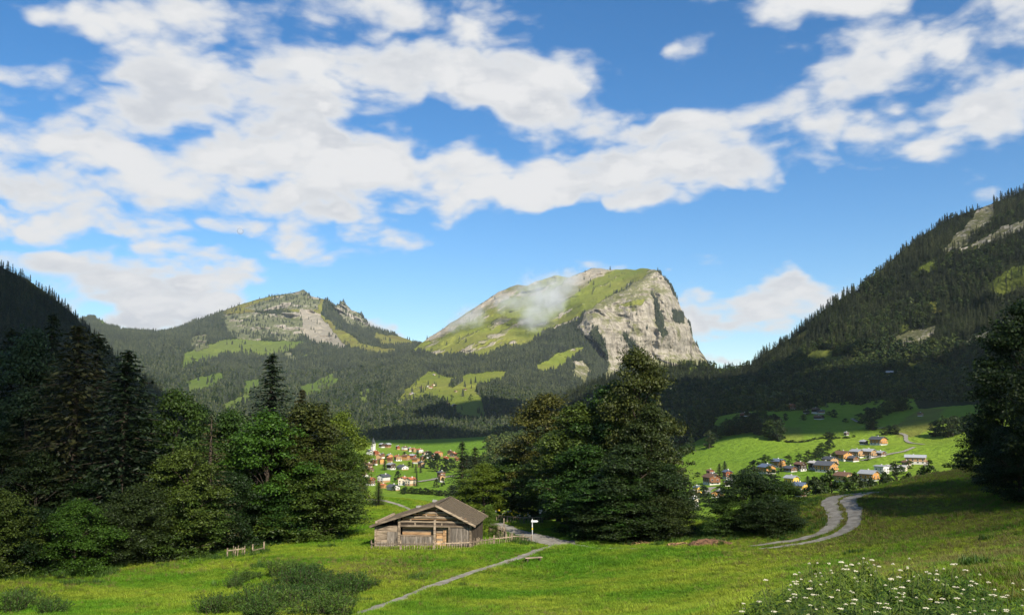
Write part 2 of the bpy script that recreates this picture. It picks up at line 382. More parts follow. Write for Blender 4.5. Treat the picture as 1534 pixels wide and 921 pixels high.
def cov_kan(px, py, W):
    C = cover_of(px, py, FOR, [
        (GRS, [(600,530),(640,500),(690,470),(760,420),(890,390),(990,395),(985,405),(958,420),(905,448),(878,468),(850,487),(815,500),(790,517),(755,520),(720,535),(690,532),(660,534),(625,524)]),
        (ROCK, CLIFF), (ROCK, [(856,543),(872,541),(886,556),(874,578),(862,568)]),
        (FOR, [(905,580),(925,560),(942,525),(930,500),(938,500),(960,530),(975,580)]), (FOR, [(884,500),(895,490),(905,515),(912,540),(900,530)]),
        (GRS, [(930,455),(965,448),(962,456),(938,462)]), (FOR, [(978,440),(992,470),(1000,500),(990,505),(982,475)]), (FOR, [(1003,465),(1022,468),(1028,485),(1010,482)]),
        (GRS, [(568,626),(590,604),(612,582),(632,563),(648,556),(668,566),(700,562),(730,556),(768,556),(745,572),(715,584),(722,604),(731,626),(702,634),(680,624),(670,602),(640,600),(612,606),(592,618)]),
        (GRS, [(548,652),(575,640),(608,624),(604,636),(585,648),(556,660)]), (GRS, [(566,662),(590,654),(590,664),(572,668)]), (GRS, [(740,668),(762,660),(772,672),(752,680)]),
        (GRS, [(800,548),(860,520),(878,520),(850,545),(812,560)]),
        (FOR, [(672,574),(690,566),(694,571),(676,581)])])
    w = (C[..., 0] == 0) & (C[..., 1] == 0) & (py < 540)
    n = fbm(W / 130., 4, 71)
    lines = fbm(p3(px * .02, px * .02, (py + .52 * px) / 5.5), 3, 72)
    C[..., 1] = np.where(w, np.clip((lines * 1.5 + n * .8 - .12) * 1.6, 0, .66), C[..., 1]); C[..., 2] = np.where(w, np.clip(.35 + n, 0, 1) * .6, C[..., 2])
    d = w & (inpoly(px, py, [(700,470),(762,424),(790,425),(740,460),(700,480)]) | inpoly(px, py, [(820,440),(868,408),(895,398),(912,402),(880,425),(840,455)]) | inpoly(px, py, [(640,505),(690,475),(700,482),(650,512)]))
    C[..., 1] = np.where(d, .75, C[..., 1])
    return C
kan = sheet('cliff_mountain', 540, 1110, 460, 230,
    [(540,692),(556,655),(566,622),(580,590),(600,548),(614,528),(627,516),(655,497),(690,474),(720,455),(745,437),(775,427),(790,428),(806,420),(830,413),(850,416),(868,410),(885,402),(900,402),(912,404),(930,405),(960,402),(985,404),(992,411),(1003,425),(1010,438),(1018,456),(1024,470),(1034,485),(1037,505),(1048,524),(1060,541),(1080,562),(1110,590)],
    [(540,700),(1110,720)],
    [(540,700,1450),(620,690,1500),(700,690,1500),(800,700,1500),(900,700,1600),(1000,710,1700),(1110,720,1800),(560,640,2100),(640,640,2000),(700,650,1900),(780,640,2000),(860,640,2200),(960,640,2500),(1080,640,2800),
     (570,600,2900),(640,585,2800),(720,580,2800),(760,590,2700),(820,580,3000),(900,590,3300),(1000,590,3700),
     (600,545,4100),(680,545,3900),(760,545,3700),(820,530,3900),(870,530,4100),(930,560,4150),(1000,550,4300),(1060,560,4400),
     (627,516,4700),(690,490,4700),(760,470,4800),(800,495,4450),(850,470,4600),(880,470,4350),(920,470,4400),(960,450,4450),(990,480,4480),(1015,500,4550),(950,510,4330),
     (690,474,5100),(745,437,5300),(775,427,5350),(830,413,5400),(890,402,5500),(960,402,5100),(985,404,4850),(1003,425,4800),(1024,470,4800),(1037,505,4750),(1060,541,4750),(1110,590,4800),(930,420,4950),(940,440,4600)],
    rel_kan, m_kan, cov_kan, back=(900, 700, 10), seed=7, rj=2.0)

def rel_rm(PX, PY, W):
    return 60 * fbm(W / 330., 5, 41) + 34 * fbm(W / 110., 4, 46, ridged=True)
def cov_rm(px, py, W):
    C = cover_of(px, py, FOR, [
        (ROCK, [(1406,380),(1432,352),(1462,318),(1486,300),(1492,318),(1474,345),(1440,372)]), (ROCK, [(1422,388),(1440,372),(1468,360),(1500,342),(1540,326),(1540,344),(1500,358),(1466,372)]),
        (ROCK, [(1330,508),(1362,496),(1402,488),(1398,508),(1372,524),(1345,518)]), (ROCK, [(1385,530),(1430,520),(1480,496),(1520,488),(1516,502),(1470,520),(1420,536)]),
        (DRY, [(1386,458),(1402,452),(1410,464),(1395,470)]), (GRS, [(1202,534),(1225,524),(1250,522),(1246,532),(1285,536),(1285,548),(1240,556),(1212,552)]),
        (DRY, [(1188,506),(1206,492),(1214,496),(1200,508)]), (ROCK, [(1125,588),(1138,580),(1162,578),(1160,588),(1130,592)]), (ROCK, [(1198,576),(1210,573),(1212,586),(1200,586)]),
        (GRS, [(1318,562),(1345,562),(1350,568),(1320,569)])])
    sp = fbm(W / 95., 4, 55)
    C[..., 0] = np.where((sp > .42) & (C[..., 0] > 0), .35, C[..., 0])
    return C
rm = sheet('mountain_flank', 690, 1760, 420, 170,
    [(690,720),(800,650),(850,592),(880,578),(920,566),(960,556),(1000,549),(1040,547),(1070,550),(1100,556),(1118,552),(1140,534),(1160,520),(1182,508),(1205,489),(1232,466),(1262,445),(1285,434),(1310,414),(1345,382),(1370,361),(1395,344),(1420,329),(1450,318),(1480,308),(1510,296),(1534,285),(1580,262),(1660,225),(1760,190)],
    [(690,760),(1760,760)],
    [(690,730,1000),(800,735,950),(900,730,950),(1000,730,900),(1100,700,1020),(1250,700,1000),(1400,700,960),(1534,700,880),(1700,700,800),
     (760,690,1150),(900,660,1200),(1000,660,1080),(1090,622,1120),(1200,602,1130),(1300,598,1120),(1450,606,1000),(1600,620,900),
     (880,590,1700),(1000,600,1400),(1100,590,1300),(1250,560,1280),(1400,560,1180),(1550,560,1000),(1300,500,1400),(1450,480,1300),(1600,450,1150),(1450,400,1430),
     (850,592,1900),(1000,549,1900),(1100,556,1750),(1140,534,1650),(1232,466,1600),(1345,382,1650),(1450,318,1700),(1534,285,1650),(1760,190,1500)],
    rel_rm, m_hill, cov_rm, back=(500, 350, 8), seed=11)
lh = sheet('forest_hill', -260, 330, 200, 110,
    [(-260,270),(-100,345),(0,399),(40,418),(80,446),(105,466),(140,503),(165,528),(200,556),(250,590),(330,660)],
    [(-260,730),(330,740)],
    [(-260,730,700),(0,730,800),(150,730,900),(330,730,1000),(-100,600,1000),(50,600,1200),(200,640,1250),(-260,270,1300),(-100,345,1400),(0,399,1500),(105,466,1600),(200,556,1600),(330,660,1500),(0,500,1350)],
    lambda PX, PY, W: 50 * fbm(W / 260., 5, 61), m_hill, lambda px, py, W: cover_of(px, py, FOR, []), back=(500, 300, 8), seed=15)

# ------------------------------------------------------------------ valley
VC = [(560,790,330),(700,800,330),(560,768,480),(640,763,520),(700,762,520),(560,742,600),(640,741,610),(690,742,610),(560,718,740),(640,716,760),(690,716,760),(555,700,880),(620,697,930),(690,700,900),
      (540,680,1130),(600,685,1080),(660,688,1040),(720,690,1000),(540,664,1400),(600,672,1350),(680,676,1300),(800,690,1100),
      (900,780,400),(1000,800,360),(1055,772,420),(1040,745,520),(1100,730,560),(1070,712,640),(1010,700,760),(1000,684,880),(1045,668,900),(1160,706,640),(1250,700,650),(1200,738,520),(1300,722,560),(1330,692,680),(1400,696,660),(1460,690,640),
      (1090,660,860),(1180,668,800),(1250,672,760),(1330,668,740),(1400,660,760),(1460,650,740),(1075,630,1010),(1140,612,1090),(1180,640,930),(1230,622,1000),(1270,600,1080),(1330,640,860),(1380,612,960),(1450,610,920),(1300,600,1060),(1520,600,860),
      (400,780,500),(300,740,700),(200,740,700),(0,740,700),(100,800,480),(1250,820,250),(1450,780,280),(1600,760,300),(1600,680,600),(800,850,240),(600,850,240),(300,850,260)]
_vp = np.array([at(a, b, c) for a, b, c in VC]); VAL = RBF(_vp[:, :2], _vp[:, 2], (600., 600.), .05)
def valley_z(x, y): return VAL(x, y) + .9 * fbm(p3(x / 60., np.asarray(y) / 60.), 3, 77)
def to_px(X, Y, Z):
    c, s = math.cos(PITCH), math.sin(PITCH); d = Y * c + Z * s; u = -Y * s + Z * c
    return CXP + FPX * X / d, CYP - FPX * u / d
def grid_sheet(name, XS, YS, zf, mat, coverf=None):
    X, Y = np.meshgrid(XS, YS); Z = zf(X, Y); W = np.stack([X, Y, Z], -1); ny, nx = X.shape
    idx = np.arange(ny * nx).reshape(ny, nx)
    F = np.stack([idx[:-1, :-1], idx[:-1, 1:], idx[1:, 1:], idx[1:, :-1]], -1).reshape(-1, 4)
    me = mesh_np(name, W.reshape(-1, 3), F, mat, True)
    if coverf is not None:
        px, py = to_px(X, np.maximum(Y, 5), Z); C = coverf(px, py, W)
        me.color_attributes.new('cover', 'FLOAT_COLOR', 'POINT').data.foreach_set('color', np.concatenate([C, np.ones(C.shape[:2] + (1,))], -1).astype(np.float32).ravel())
    o = link(name, me); tag(o, kind='structure'); return dict(o=o, X=XS, Y=YS, Z=Z)
MEADOW = [(985,712),(1000,684),(1030,667),(1068,648),(1072,624),(1115,617),(1139,608),(1174,613),(1195,601),(1223,595),(1278,594),(1289,607),(1331,590),(1369,598),(1376,614),(1400,610),(1460,606),(1600,600),(1600,820),(985,830)]
def cov_val(px, py, W):
    C = np.zeros(px.shape + (3,))
    f = (px > 742 + 30 * fbm(W / 60., 3, 99)) & (W[..., 1] > 640) & ~inpoly(px, py, MEADOW)
    C[f] = FOR
    C[inpoly(px, py, [(1335,640),(1380,612),(1415,612),(1400,640),(1370,655),(1345,655)])] = (0, 0, .8)
    C[inpoly(px, py, [(1165,640),(1200,640),(1205,662),(1175,662)])] = (0, 0, .45)
    return C
val = grid_sheet('valley_meadow', np.concatenate([np.linspace(-700, -260, 20)[:-1], np.linspace(-260, 700, 260)]), np.linspace(185, 1480, 260), valley_z, m_val, cov_val)
base_me = mesh_np('ground', np.array([[-9000,-3000,-130],[9000,-3000,-130],[9000,9600,-130],[-9000,9600,-130]]), np.array([[0,1,2,3]]), pmat('far_ground', (.04,.06,.015),(.06,.08,.02), .01))
tag(link('ground', base_me), kind='structure')

# ------------------------------------------------------------------ near meadow
NC = [(-20,921,60),(200,921,60),(400,921,60),(600,921,60),(767,921,58),(950,921,54),(1100,910,48),(1250,890,46),(1534,880,42),
      (0,850,86),(150,838,92),(300,822,100),(420,800,112),(540,775,128),(480,870,78),(200,880,76),(700,870,78),(560,820,97),(705,819,96),(740,806,106),(800,812,102),(900,815,99),(880,860,80),
      (560,746,146),(520,752,146),(610,752,143),(760,788,124),(810,781,130),(900,800,110),(1000,806,101),(1060,815,93),(1165,816,89),(1100,850,76),(1270,796,90),(1255,766,98),(1243,750,103),(1300,737,110),(1230,742,108),
      (1400,712,116),(1534,692,112),(1440,760,88),(1534,780,74),(1380,800,80),(1330,850,62),(1200,790,95)]
_np_ = [at(*p) for p in NC] + [(0,0,-1.75),(-12,0,-2.2),(14,0,-1.2),(0,22,-5.9),(12,22,-5.7),(-15,22,-6.3),(24,22,-5.0),(0,40,-9.9),(-30,40,-10.4),(25,38,-8.6),(40,30,-5),(-60,30,-10),(0,-30,1.5),(40,-20,1),(-50,-30,-3),(70,20,-1),(80,80,-1),(80,110,-4),(95,60,2),
      (-75,60,-14.2),(-100,100,-16),(-80,140,-17),(-140,80,-15),(-60,150,-18),(-30,170,-19),(0,150,-18.5),(25,130,-17.5),(45,150,-17),(80,160,-16),(120,160,-12),(0,200,-27),(-60,210,-27),(60,210,-28),(120,210,-25),(-120,220,-28),(-100,320,-52),(0,320,-56),(100,320,-52),(190,320,-50),(-180,320,-50),(150,60,8),(160,150,-6),(190,220,-25),(-190,200,-24),(-190,60,-14),(-190,-40,-6),(190,-40,12)]
_np_ = np.array([np.asarray(p, float) for p in _np_]); NEAR = RBF(_np_[:, :2], _np_[:, 2], (90., 90.), .12)
XS = np.concatenate([np.linspace(-190, -75, 48)[:-1], np.linspace(-75, 85, 230), np.linspace(85, 190, 44)[1:]])
YS = np.concatenate([np.linspace(-40, 16, 30)[:-1], np.linspace(16, 150, 250), np.linspace(150, 320, 60)[1:]])
def near_fn(x, y):
    return NEAR(x, y) + .22 * fbm(p3(np.asarray(x) / 9., np.asarray(y) / 9.), 3, 81) + .10 * fbm(p3(np.asarray(x) / 2.2, np.asarray(y) / 2.2), 3, 85)
def cov_near(px, py, W):
    C = np.zeros(px.shape + (3,)); X, Y = W[..., 0], W[..., 1]
    n = fbm(W / 14., 4, 91); n2 = fbm(W / 5., 3, 93)
    dryr = 1.25 * smooth(10, 30, X - .12 * (Y - 60)) * smooth(22, 60, Y) * (.5 + .5 * smooth(-.4, .4, n))  # real dry grass, browned further to darken the bank
    strip = np.exp(-((Y - 86 - .12 * X) / 7.) ** 2) * smooth(5, -10, X) * smooth(-.3, .4, n2) * .55
    C[..., 2] = np.clip(dryr * (.6 + .5 * n2) + strip + .12 * smooth(.2, .6, n), 0, 1)
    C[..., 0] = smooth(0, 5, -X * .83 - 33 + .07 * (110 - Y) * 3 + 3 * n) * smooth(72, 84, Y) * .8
    return C
def near_mat():
    m, g = newmat('meadow_grass')
    P = coords(g); S = g.n('ShaderNodeSeparateColor', {0: attr(g, 'cover')})
    a = g.noise(P, .35, 5, .6); b = g.noise(P, 2.2, 5, .65); c = g.noise(P, 9., 4, .6); d = g.noise(P, .09, 3, .5)
    k = g.mix(g.ramp(a, .35, .65), (.085, .185, .010, 1), (.165, .25, .018, 1))
    k = g.mix(g.math('MULTIPLY', g.ramp(d, .4, .65), .5), k, (.185, .195, .024, 1))
    k = g.mix(g.math('MULTIPLY', g.ramp(b, .5, .72), .55), k, (.035, .075, .008, 1))
    k = g.mix(g.math('MULTIPLY', g.ramp(c, .5, .75), .4), k, (.02, .045, .006, 1))
    dry = g.mix(g.ramp(b, .35, .65), (.145, .115, .035, 1), (.085, .09, .02, 1))
    k = g.mix(g.math('MULTIPLY', S.outputs[2], .8), k, dry)
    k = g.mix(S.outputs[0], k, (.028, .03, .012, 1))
    fin(g, k, .95, g.math('ADD', b, g.math('MULTIPLY', c, .6)), 1.0, .25, .05); return m
m_near = near_mat()
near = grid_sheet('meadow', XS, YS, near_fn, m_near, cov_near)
def near_z(x, y):
    x = np.asarray(x, float); y = np.asarray(y, float)
    i = np.clip(np.searchsorted(XS, x) - 1, 0, len(XS) - 2); j = np.clip(np.searchsorted(YS, y) - 1, 0, len(YS) - 2)
    fx = np.clip((x - XS[i]) / (XS[i + 1] - XS[i]), 0, 1); fy = np.clip((y - YS[j]) / (YS[j + 1] - YS[j]), 0, 1); Z = near['Z']
    return (Z[j, i] * (1 - fx) + Z[j, i + 1] * fx) * (1 - fy) + (Z[j + 1, i] * (1 - fx) + Z[j + 1, i + 1] * fx) * fy
def hit(px, py, zf, y0, y1, n=900):
    """first point of a ground height function met by the sight line of a photo pixel"""
    a, z = rays(px, py); Y = np.linspace(y0, y1, n); dz = z * Y - zf(a * Y, Y)
    k = np.where(dz <= 0)[0]; k = k[0] if len(k) else int(np.argmin(dz))
    if k > 0 and dz[k] <= 0:
        t = dz[k - 1] / (dz[k - 1] - dz[k]); y = Y[k - 1] + t * (Y[k] - Y[k - 1])
    else: y = Y[k]
    return np.array([a * y, y, float(zf(a * y, y))])
def nhit(px, py): return hit(px, py, near_z, 20, 200)
def vhit(px, py): return hit(px, py, valley_z, 190, 1450)

# ------------------------------------------------------------------ vegetation meshes
def leaf_quads(C, N, size, asp=.62, fold=.0, up=None):
    """diamond-shaped leaf faces at centres C facing N"""
    n = len(C); N = N / np.maximum(np.linalg.norm(N, axis=1, keepdims=True), 1e-6)
    r = rng.normal(size=(n, 3)) if up is None else up + .35 * rng.normal(size=(n, 3))
    T = r - (r * N).sum(1, keepdims=True) * N; T /= np.maximum(np.linalg.norm(T, axis=1, keepdims=True), 1e-6); B = np.cross(N, T)
    s = (np.asarray(size) * np.ones(n))[:, None] * rng.uniform(.65, 1.25, (n, 1))
    V = np.stack([C - T * s, C + B * s * asp - N * s * fold, C + T * s, C - B * s * asp - N * s * fold], 1).reshape(-1, 3)
    return V, np.arange(4 * n).reshape(n, 4)
def broadleaf(seed, H=16., Rr=5.5, low=.12, nl=9000, ls=.26, ncl=60, flat=.92, trunk=.32, loose=.55, shape=1.0):
    """trunk with limbs, and a crown of leaf faces gathered in sprays on many boughs; returns (trunk mesh data, crown data)"""
    rs = np.random.default_rng(seed); pr = random.Random(seed)
    cz0 = low * H; hh = (H - cz0)
    cl = []
    for i in range(ncl):
        t = (i + .5) / ncl; t = t ** .9
        prof = (math.sin(math.pi * min(1, (t * .86 + .16))) ** .62) if shape == 1.0 else ((1 - t) ** .55 * (.35 + .65 * min(1, t * 5)))
        a = pr.uniform(0, 6.283); t = min(1, max(0, t + pr.uniform(-.06, .06))); rad = Rr * prof * (pr.uniform(.55, 1.0) if i % 4 else pr.uniform(.1, .5))
        r = Rr * pr.choice((pr.uniform(.10, .2), pr.uniform(.16, .3), pr.uniform(.24, .36)))
        z = cz0 + hh * t * .97; z = min(z, H - r * .55)
        cl.append((math.cos(a) * rad * .92, math.sin(a) * rad * .92, z, r))
    cl = np.array(cl)
    w = cl[:, 3] ** 2; w /= w.sum(); k = rs.choice(ncl, nl, p=w)
    d = rs.normal(size=(nl, 3)); d /= np.linalg.norm(d, axis=1, keepdims=True); d[:, 2] = np.where(d[:, 2] < -.25, -d[:, 2] * .5, d[:, 2])
    q = rs.uniform(0, 1, nl) ** .42
    # sprays: leaves thin towards ragged ends
    lump = 1 + loose * fbm(d * 2.6 + k[:, None] * 7.7, 3, seed)
    off = d * (q * lump)[:, None] * cl[k, 3][:, None]; off[:, 2] *= flat
    C = cl[k, :3] + off; C[:, 2] = np.maximum(C[:, 2], .25)
    N = d * .7 + rs.normal(size=(nl, 3)) * .6 + np.array([0, 0, .55])
    V, F = leaf_quads(C, N, ls)
    mb = MB(); top = H * .8
    mb.tube([(0, 0, -.6), (0, 0, .1), (.1, .05, top * .3), (-.1, .1, top * .65), (0, 0, top)], [trunk * 1.5, trunk * 1.15, trunk * .85, trunk * .5, .05], 8)
    for i in pr.sample(range(ncl), min(ncl, 22)):
        x, y, z, r = cl[i]; z0 = max(.6, z - math.hypot(x, y) * .75) * .9; z0 = min(z0, top * .9)
        mb.tube([(0, 0, z0), (x * .5, y * .5, z0 + (z - z0) * .62), (x, y, z)], [trunk * .35, trunk * .2, .03], 5)
    return mb, V, F
def conifer(seed, H=22., Rr=3.6, nw=46, nb=8, ls=.26, low=.05, droop=.35, thin=1.0, per=13):
    pr = random.Random(seed); rs = np.random.default_rng(seed); CC = []; NN = []; UU = []; mb = MB()
    mb.tube([(0, 0, -.6), (0, 0, H * .3), (0, 0, H * .7), (0, 0, H)], [H * .014, H * .011, H * .006, .02], 7)
    for w in range(nw):
        t = low + (1 - low) * (w + pr.uniform(-.3, .3)) / nw
        L0 = Rr * (1 - t) ** .72 * (.55 + .45 * min(1, (t - low) * 9 + .25)) + .15
        for b in range(nb):
            if pr.random() > thin: continue
            z = H * min(.995, max(low, t + pr.uniform(-1.6, 1.6) / nw * (1 - t * .5)))
            a = 2 * math.pi * (b + pr.random()) / nb + w * .7; L = L0 * pr.uniform(.6, 1.08) * (1.15 if pr.random() < .12 else 1)
            dx, dy = math.cos(a), math.sin(a)
            m = max(3, int(per * (L / Rr) + 3)); s = (np.arange(m) + rs.uniform(0, 1, m)) / m
            zz = z - droop * L * s + .30 * L * s * s * droop * 2 + .10 * L * (t > .7)
            sp = rs.uniform(-1, 1, m) * L * .20 * (1.15 - s)
            c = np.stack([dx * L * s - dy * sp, dy * L * s + dx * sp, zz - np.abs(sp) * .3 - rs.uniform(-.15, .55, m) * (1.05 - t) * Rr / 3.6], -1)
            CC.append(c); NN.append(np.tile([dx * .35, dy * .35, 1.], (m, 1)) * .6 + rs.normal(size=(m, 3)) * .75); UU.append(np.tile([dx, dy, -droop - .55], (m, 1)) + rs.normal(size=(m, 3)) * .4)
            if w % 3 == 0 and b % 2 == 0 and L > 1: mb.tube([(0, 0, z), (dx * L * .9, dy * L * .9, z - droop * L * .7)], [.05, .015], 4, False)
    C = np.concatenate(CC); N = np.concatenate(NN); U = np.concatenate(UU)
    V, F = leaf_quads(C, N, ls, .42, .1, U)
    return mb, V, F

m_bark = pmat('bark', (.075, .055, .04), (.035, .027, .02), 2.5, .95, .6, (1, 1, .25))
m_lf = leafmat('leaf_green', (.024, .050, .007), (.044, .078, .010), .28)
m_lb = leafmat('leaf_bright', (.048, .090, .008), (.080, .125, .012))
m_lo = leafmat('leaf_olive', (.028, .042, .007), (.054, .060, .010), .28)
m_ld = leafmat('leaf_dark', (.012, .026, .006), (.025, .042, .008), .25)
m_ls = leafmat('leaf_silver', (.030, .052, .020), (.048, .074, .028), .25)
m_sp = leafmat('spruce_needles', (.012, .022, .008), (.026, .036, .011), .12)
m_so = leafmat('spruce_old_needles', (.024, .029, .009), (.044, .042, .012), .12)

def tree_mesh(data, leaf, nm):
    mb, V, F = data
    return (mb.mesh(nm + '_trunk', m_bark, True), mesh_np(nm + '_crown', V, F, leaf))
TM = {
 'b1': tree_mesh(broadleaf(1, 16, 5.5, .10, 26000, .15, 110), m_lf, 'b1'), 'b2': tree_mesh(broadleaf(2, 15, 5.0, .05, 26000, .15, 110), m_lf, 'b2'),
 'b3': tree_mesh(broadleaf(3, 16, 5.2, .10, 24000, .15, 100), m_lb, 'b3'), 'b4': tree_mesh(broadleaf(4, 18, 5.6, .06, 32000, .15, 130, shape=2), m_lo, 'b4'),
 'b5': tree_mesh(broadleaf(5, 18, 4.8, .10, 22000, .15, 90, shape=2), m_ls, 'b5'), 'b6': tree_mesh(broadleaf(6, 16, 5.6, .02, 30000, .15, 120), m_ld, 'b6'),
 'b7': tree_mesh(broadleaf(7, 12, 5.6, .0, 28000, .14, 120, trunk=.2), m_lf, 'b7'), 'b8': tree_mesh(broadleaf(8, 12, 5.8, .0, 30000, .14, 130, trunk=.2), m_ld, 'b8'),
 'b9': tree_mesh(broadleaf(9, 12, 5.4, .0, 22000, .13, 110, trunk=.2), m_lb, 'b9'), 'ba': tree_mesh(broadleaf(10, 17, 5.4, .05, 30000, .15, 120), m_lo, 'ba'),
 's1': tree_mesh(conifer(21, 22, 3.7, 64, 10, .19, .03, .42, 1.0, 20), m_sp, 's1'), 's2': tree_mesh(conifer(22, 22, 4.1, 62, 10, .19, .03, .45, 1.0, 20), m_so, 's2'), 's3': tree_mesh(conifer(23, 22, 3.0, 64, 9, .18, .05, .30, .9, 20), m_sp, 's3'),
 's4': tree_mesh(conifer(24, 22, 3.4, 58, 9, .19, .03, .4, 1.0, 18), m_sp, 's4'), 's5': tree_mesh(conifer(25, 20, 3.2, 40, 7, .17, .1, .3, .55, 10), m_so, 's5'),
 # coarser copies for the slopes
 'm1': tree_mesh(broadleaf(31, 14, 5.4, .02, 2600, .48, 46), m_ld, 'm1'), 'm2': tree_mesh(broadleaf(32, 15, 5.0, .04, 2600, .46, 46), m_lf, 'm2'), 'm3': tree_mesh(broadleaf(33, 12, 5.4, .0, 2400, .46, 40), m_ld, 'm3'),
 'mc': tree_mesh(conifer(34, 20, 3.6, 26, 8, .45, .03, .4, 1.0, 6), m_sp, 'mc'),
}
TH = {k: max(v.co.z for v in TM[k][1].vertices) for k in TM}
TW = {k: 2 * float(np.percentile(np.hypot([v.co.x for v in TM[k][1].vertices], [v.co.y for v in TM[k][1].vertices]), 97)) for k in TM}
def tree(kind, loc, H, W, label, group, rz=None, name=None):
    conif = kind[0] == 's' or kind == 'mc'
    o = empty(name or ('spruce_tree' if conif else 'broadleaf_tree'), tuple(loc), random.uniform(0, 6.28) if rz is None else rz)
    o.scale = (W / TW[kind], W / TW[kind], H / TH[kind])
    tr, cr = TM[kind]
    link('trunk', tr, o); link('crown', cr, o)
    tag(o, label, 'tree', group); return o
def ntree(kind, px, Y, top, wpx, label, group, name=None):
    """a tree on the near meadow: photo column, distance, treetop row, crown width"""
    a, _ = rays(px, 610); x = float(a * Y)
    z = float(near_z(x, Y)); zt = float(at(px, top, Y)[2])
    return tree(kind, (x, Y, z - .1), zt - z, wpx / FPX * Y, label, group, name=name)

# ------------------------------------------------------------------ far woods (too many to count)
def far_conifer(seed, tiers=6, k=9):
    pr = random.Random(seed); V = []; T = []
    for t in range(tiers):
        z0 = t / tiers * .92; z1 = min(1.0, z0 + .34); r = .19 * (1 - t / tiers) ** .8 + .02; c = len(V)
        V.append((0, 0, z1)); a0 = pr.random() * 6
        for j in range(k * 2):
            rr = r * (pr.uniform(.85, 1.15) if j % 2 else pr.uniform(.45, .6)); a = a0 + math.pi * j / k
            V.append((math.cos(a) * rr, math.sin(a) * rr, z0 + (.0 if j % 2 else .07) + pr.uniform(-.02, .02)))
        T += [(c, c + 1 + j, c + 1 + (j + 1) % (k * 2)) for j in range(k * 2)]
    return np.array(V), np.array(T)
def hidden_proto(name, me): return bpy.data.objects.new(name, me)
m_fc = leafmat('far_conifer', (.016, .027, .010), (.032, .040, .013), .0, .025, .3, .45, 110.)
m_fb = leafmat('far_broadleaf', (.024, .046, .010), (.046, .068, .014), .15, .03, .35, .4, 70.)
fp_con = bpy.data.collections.new('far_conifers'); fp_brd = bpy.data.collections.new('far_broadleaves'); fp_mid = bpy.data.collections.new('mid_conifers')
for i in range(4):
    V, T = far_conifer(50 + i, 5 + i % 3); fp_con.objects.link(hidden_proto('wood_conifer', mesh_np('wood_conifer', V, T, m_fc)))
for i in range(3):
    mb, V, F = broadleaf(60 + i, 1.0, .40, .0, 260, .085, 16); fp_brd.objects.link(hidden_proto('wood_broadleaf', mesh_np('wood_broadleaf', np.asarray(V) , F, m_fb)))
for i in range(4):
    mb, V, F = conifer(70 + i, 20, 3.3 + .3 * (i % 2), 16, 7, .75, .02, .4, 1.0, 3); fp_mid.objects.link(hidden_proto('wood_spruce', mesh_np('wood_spruce', np.asarray(V) / 20., F, m_fc)))
def scatter(name, P, S, collection, label, mat=None, cat=None, tilt=0., nvar=4):
    n = len(P); me = bpy.data.meshes.new(name); me.vertices.add(n); me.vertices.foreach_set('co', np.asarray(P, np.float32).ravel())
    a = me.attributes.new('size', 'FLOAT_VECTOR', 'POINT'); S = np.asarray(S, float); S = np.stack([S * rng.uniform(.85, 1.15, n), S * rng.uniform(.85, 1.15, n), S], -1) if S.ndim == 1 else S
    a.data.foreach_set('vector', S.astype(np.float32).ravel())
    a = me.attributes.new('turn', 'FLOAT_VECTOR', 'POINT'); a.data.foreach_set('vector', np.stack([rng.normal(0, tilt, n), rng.normal(0, tilt, n), rng.uniform(0, 6.28, n)], -1).astype(np.float32).ravel())
    a = me.attributes.new('pick', 'INT', 'POINT'); a.data.foreach_set('value', rng.integers(0, nvar, n).astype(np.int32))
    o = link(name, me); tag(o, label, cat, kind='stuff')
    nt = bpy.data.node_groups.new(name, 'GeometryNodeTree')
    nt.interface.new_socket('Geometry', in_out='INPUT', socket_type='NodeSocketGeometry'); nt.interface.new_socket('Geometry', in_out='OUTPUT', socket_type='NodeSocketGeometry')
    N = nt.nodes; gi = N.new('NodeGroupInput'); go = N.new('NodeGroupOutput')
    ci = N.new('GeometryNodeCollectionInfo'); ci.inputs['Collection'].default_value = collection; ci.inputs['Separate Children'].default_value = True; ci.inputs['Reset Children'].default_value = True
    ip = N.new('GeometryNodeInstanceOnPoints'); ip.inputs['Pick Instance'].default_value = True
    def na(nm, dt):
        x = N.new('GeometryNodeInputNamedAttribute'); x.data_type = dt; x.inputs[0].default_value = nm
        return [s for s in x.outputs if s.enabled and s.name == 'Attribute'][0]
    L = nt.links.new
    L(gi.outputs[0], ip.inputs['Points']); L(ci.outputs[0], ip.inputs['Instance']); L(na('pick', 'INT'), ip.inputs['Instance Index'])
    e2r = N.new('FunctionNodeEulerToRotation'); L(na('turn', 'FLOAT_VECTOR'), e2r.inputs[0]); L(e2r.outputs[0], ip.inputs['Rotation']); L(na('size', 'FLOAT_VECTOR'), ip.inputs['Scale'])
    L(ip.outputs[0], go.inputs[0])
    md = o.modifiers.new('scatter', 'NODES'); md.node_group = nt
    return o
def sample_sheet(sh, n, weight, rows=None):
    G3 = sh['G']; C = sh['C']; nr, nu = G3.shape[:2]; rr = nr - 1 if rows is None else min(nr - 1, rows)
    a = G3[:rr, :-1]; b = G3[:rr, 1:]; c = G3[1:rr + 1, :-1]
    area = np.linalg.norm(np.cross(b - a, c - a), axis=-1)
    cen = (a + G3[1:rr + 1, 1:]) / 2
    w = area * weight(C[:rr, :-1], cen) ; w = w.ravel() / w.sum()
    k = rng.choice(len(w), n, p=w); i, j = np.unravel_index(k, area.shape); s, t = rng.uniform(0, 1, (2, n, 1))
    return G3[i, j] * (1 - s) * (1 - t) + G3[i, j + 1] * s * (1 - t) + G3[i + 1, j] * (1 - s) * t + G3[i + 1, j + 1] * s * t
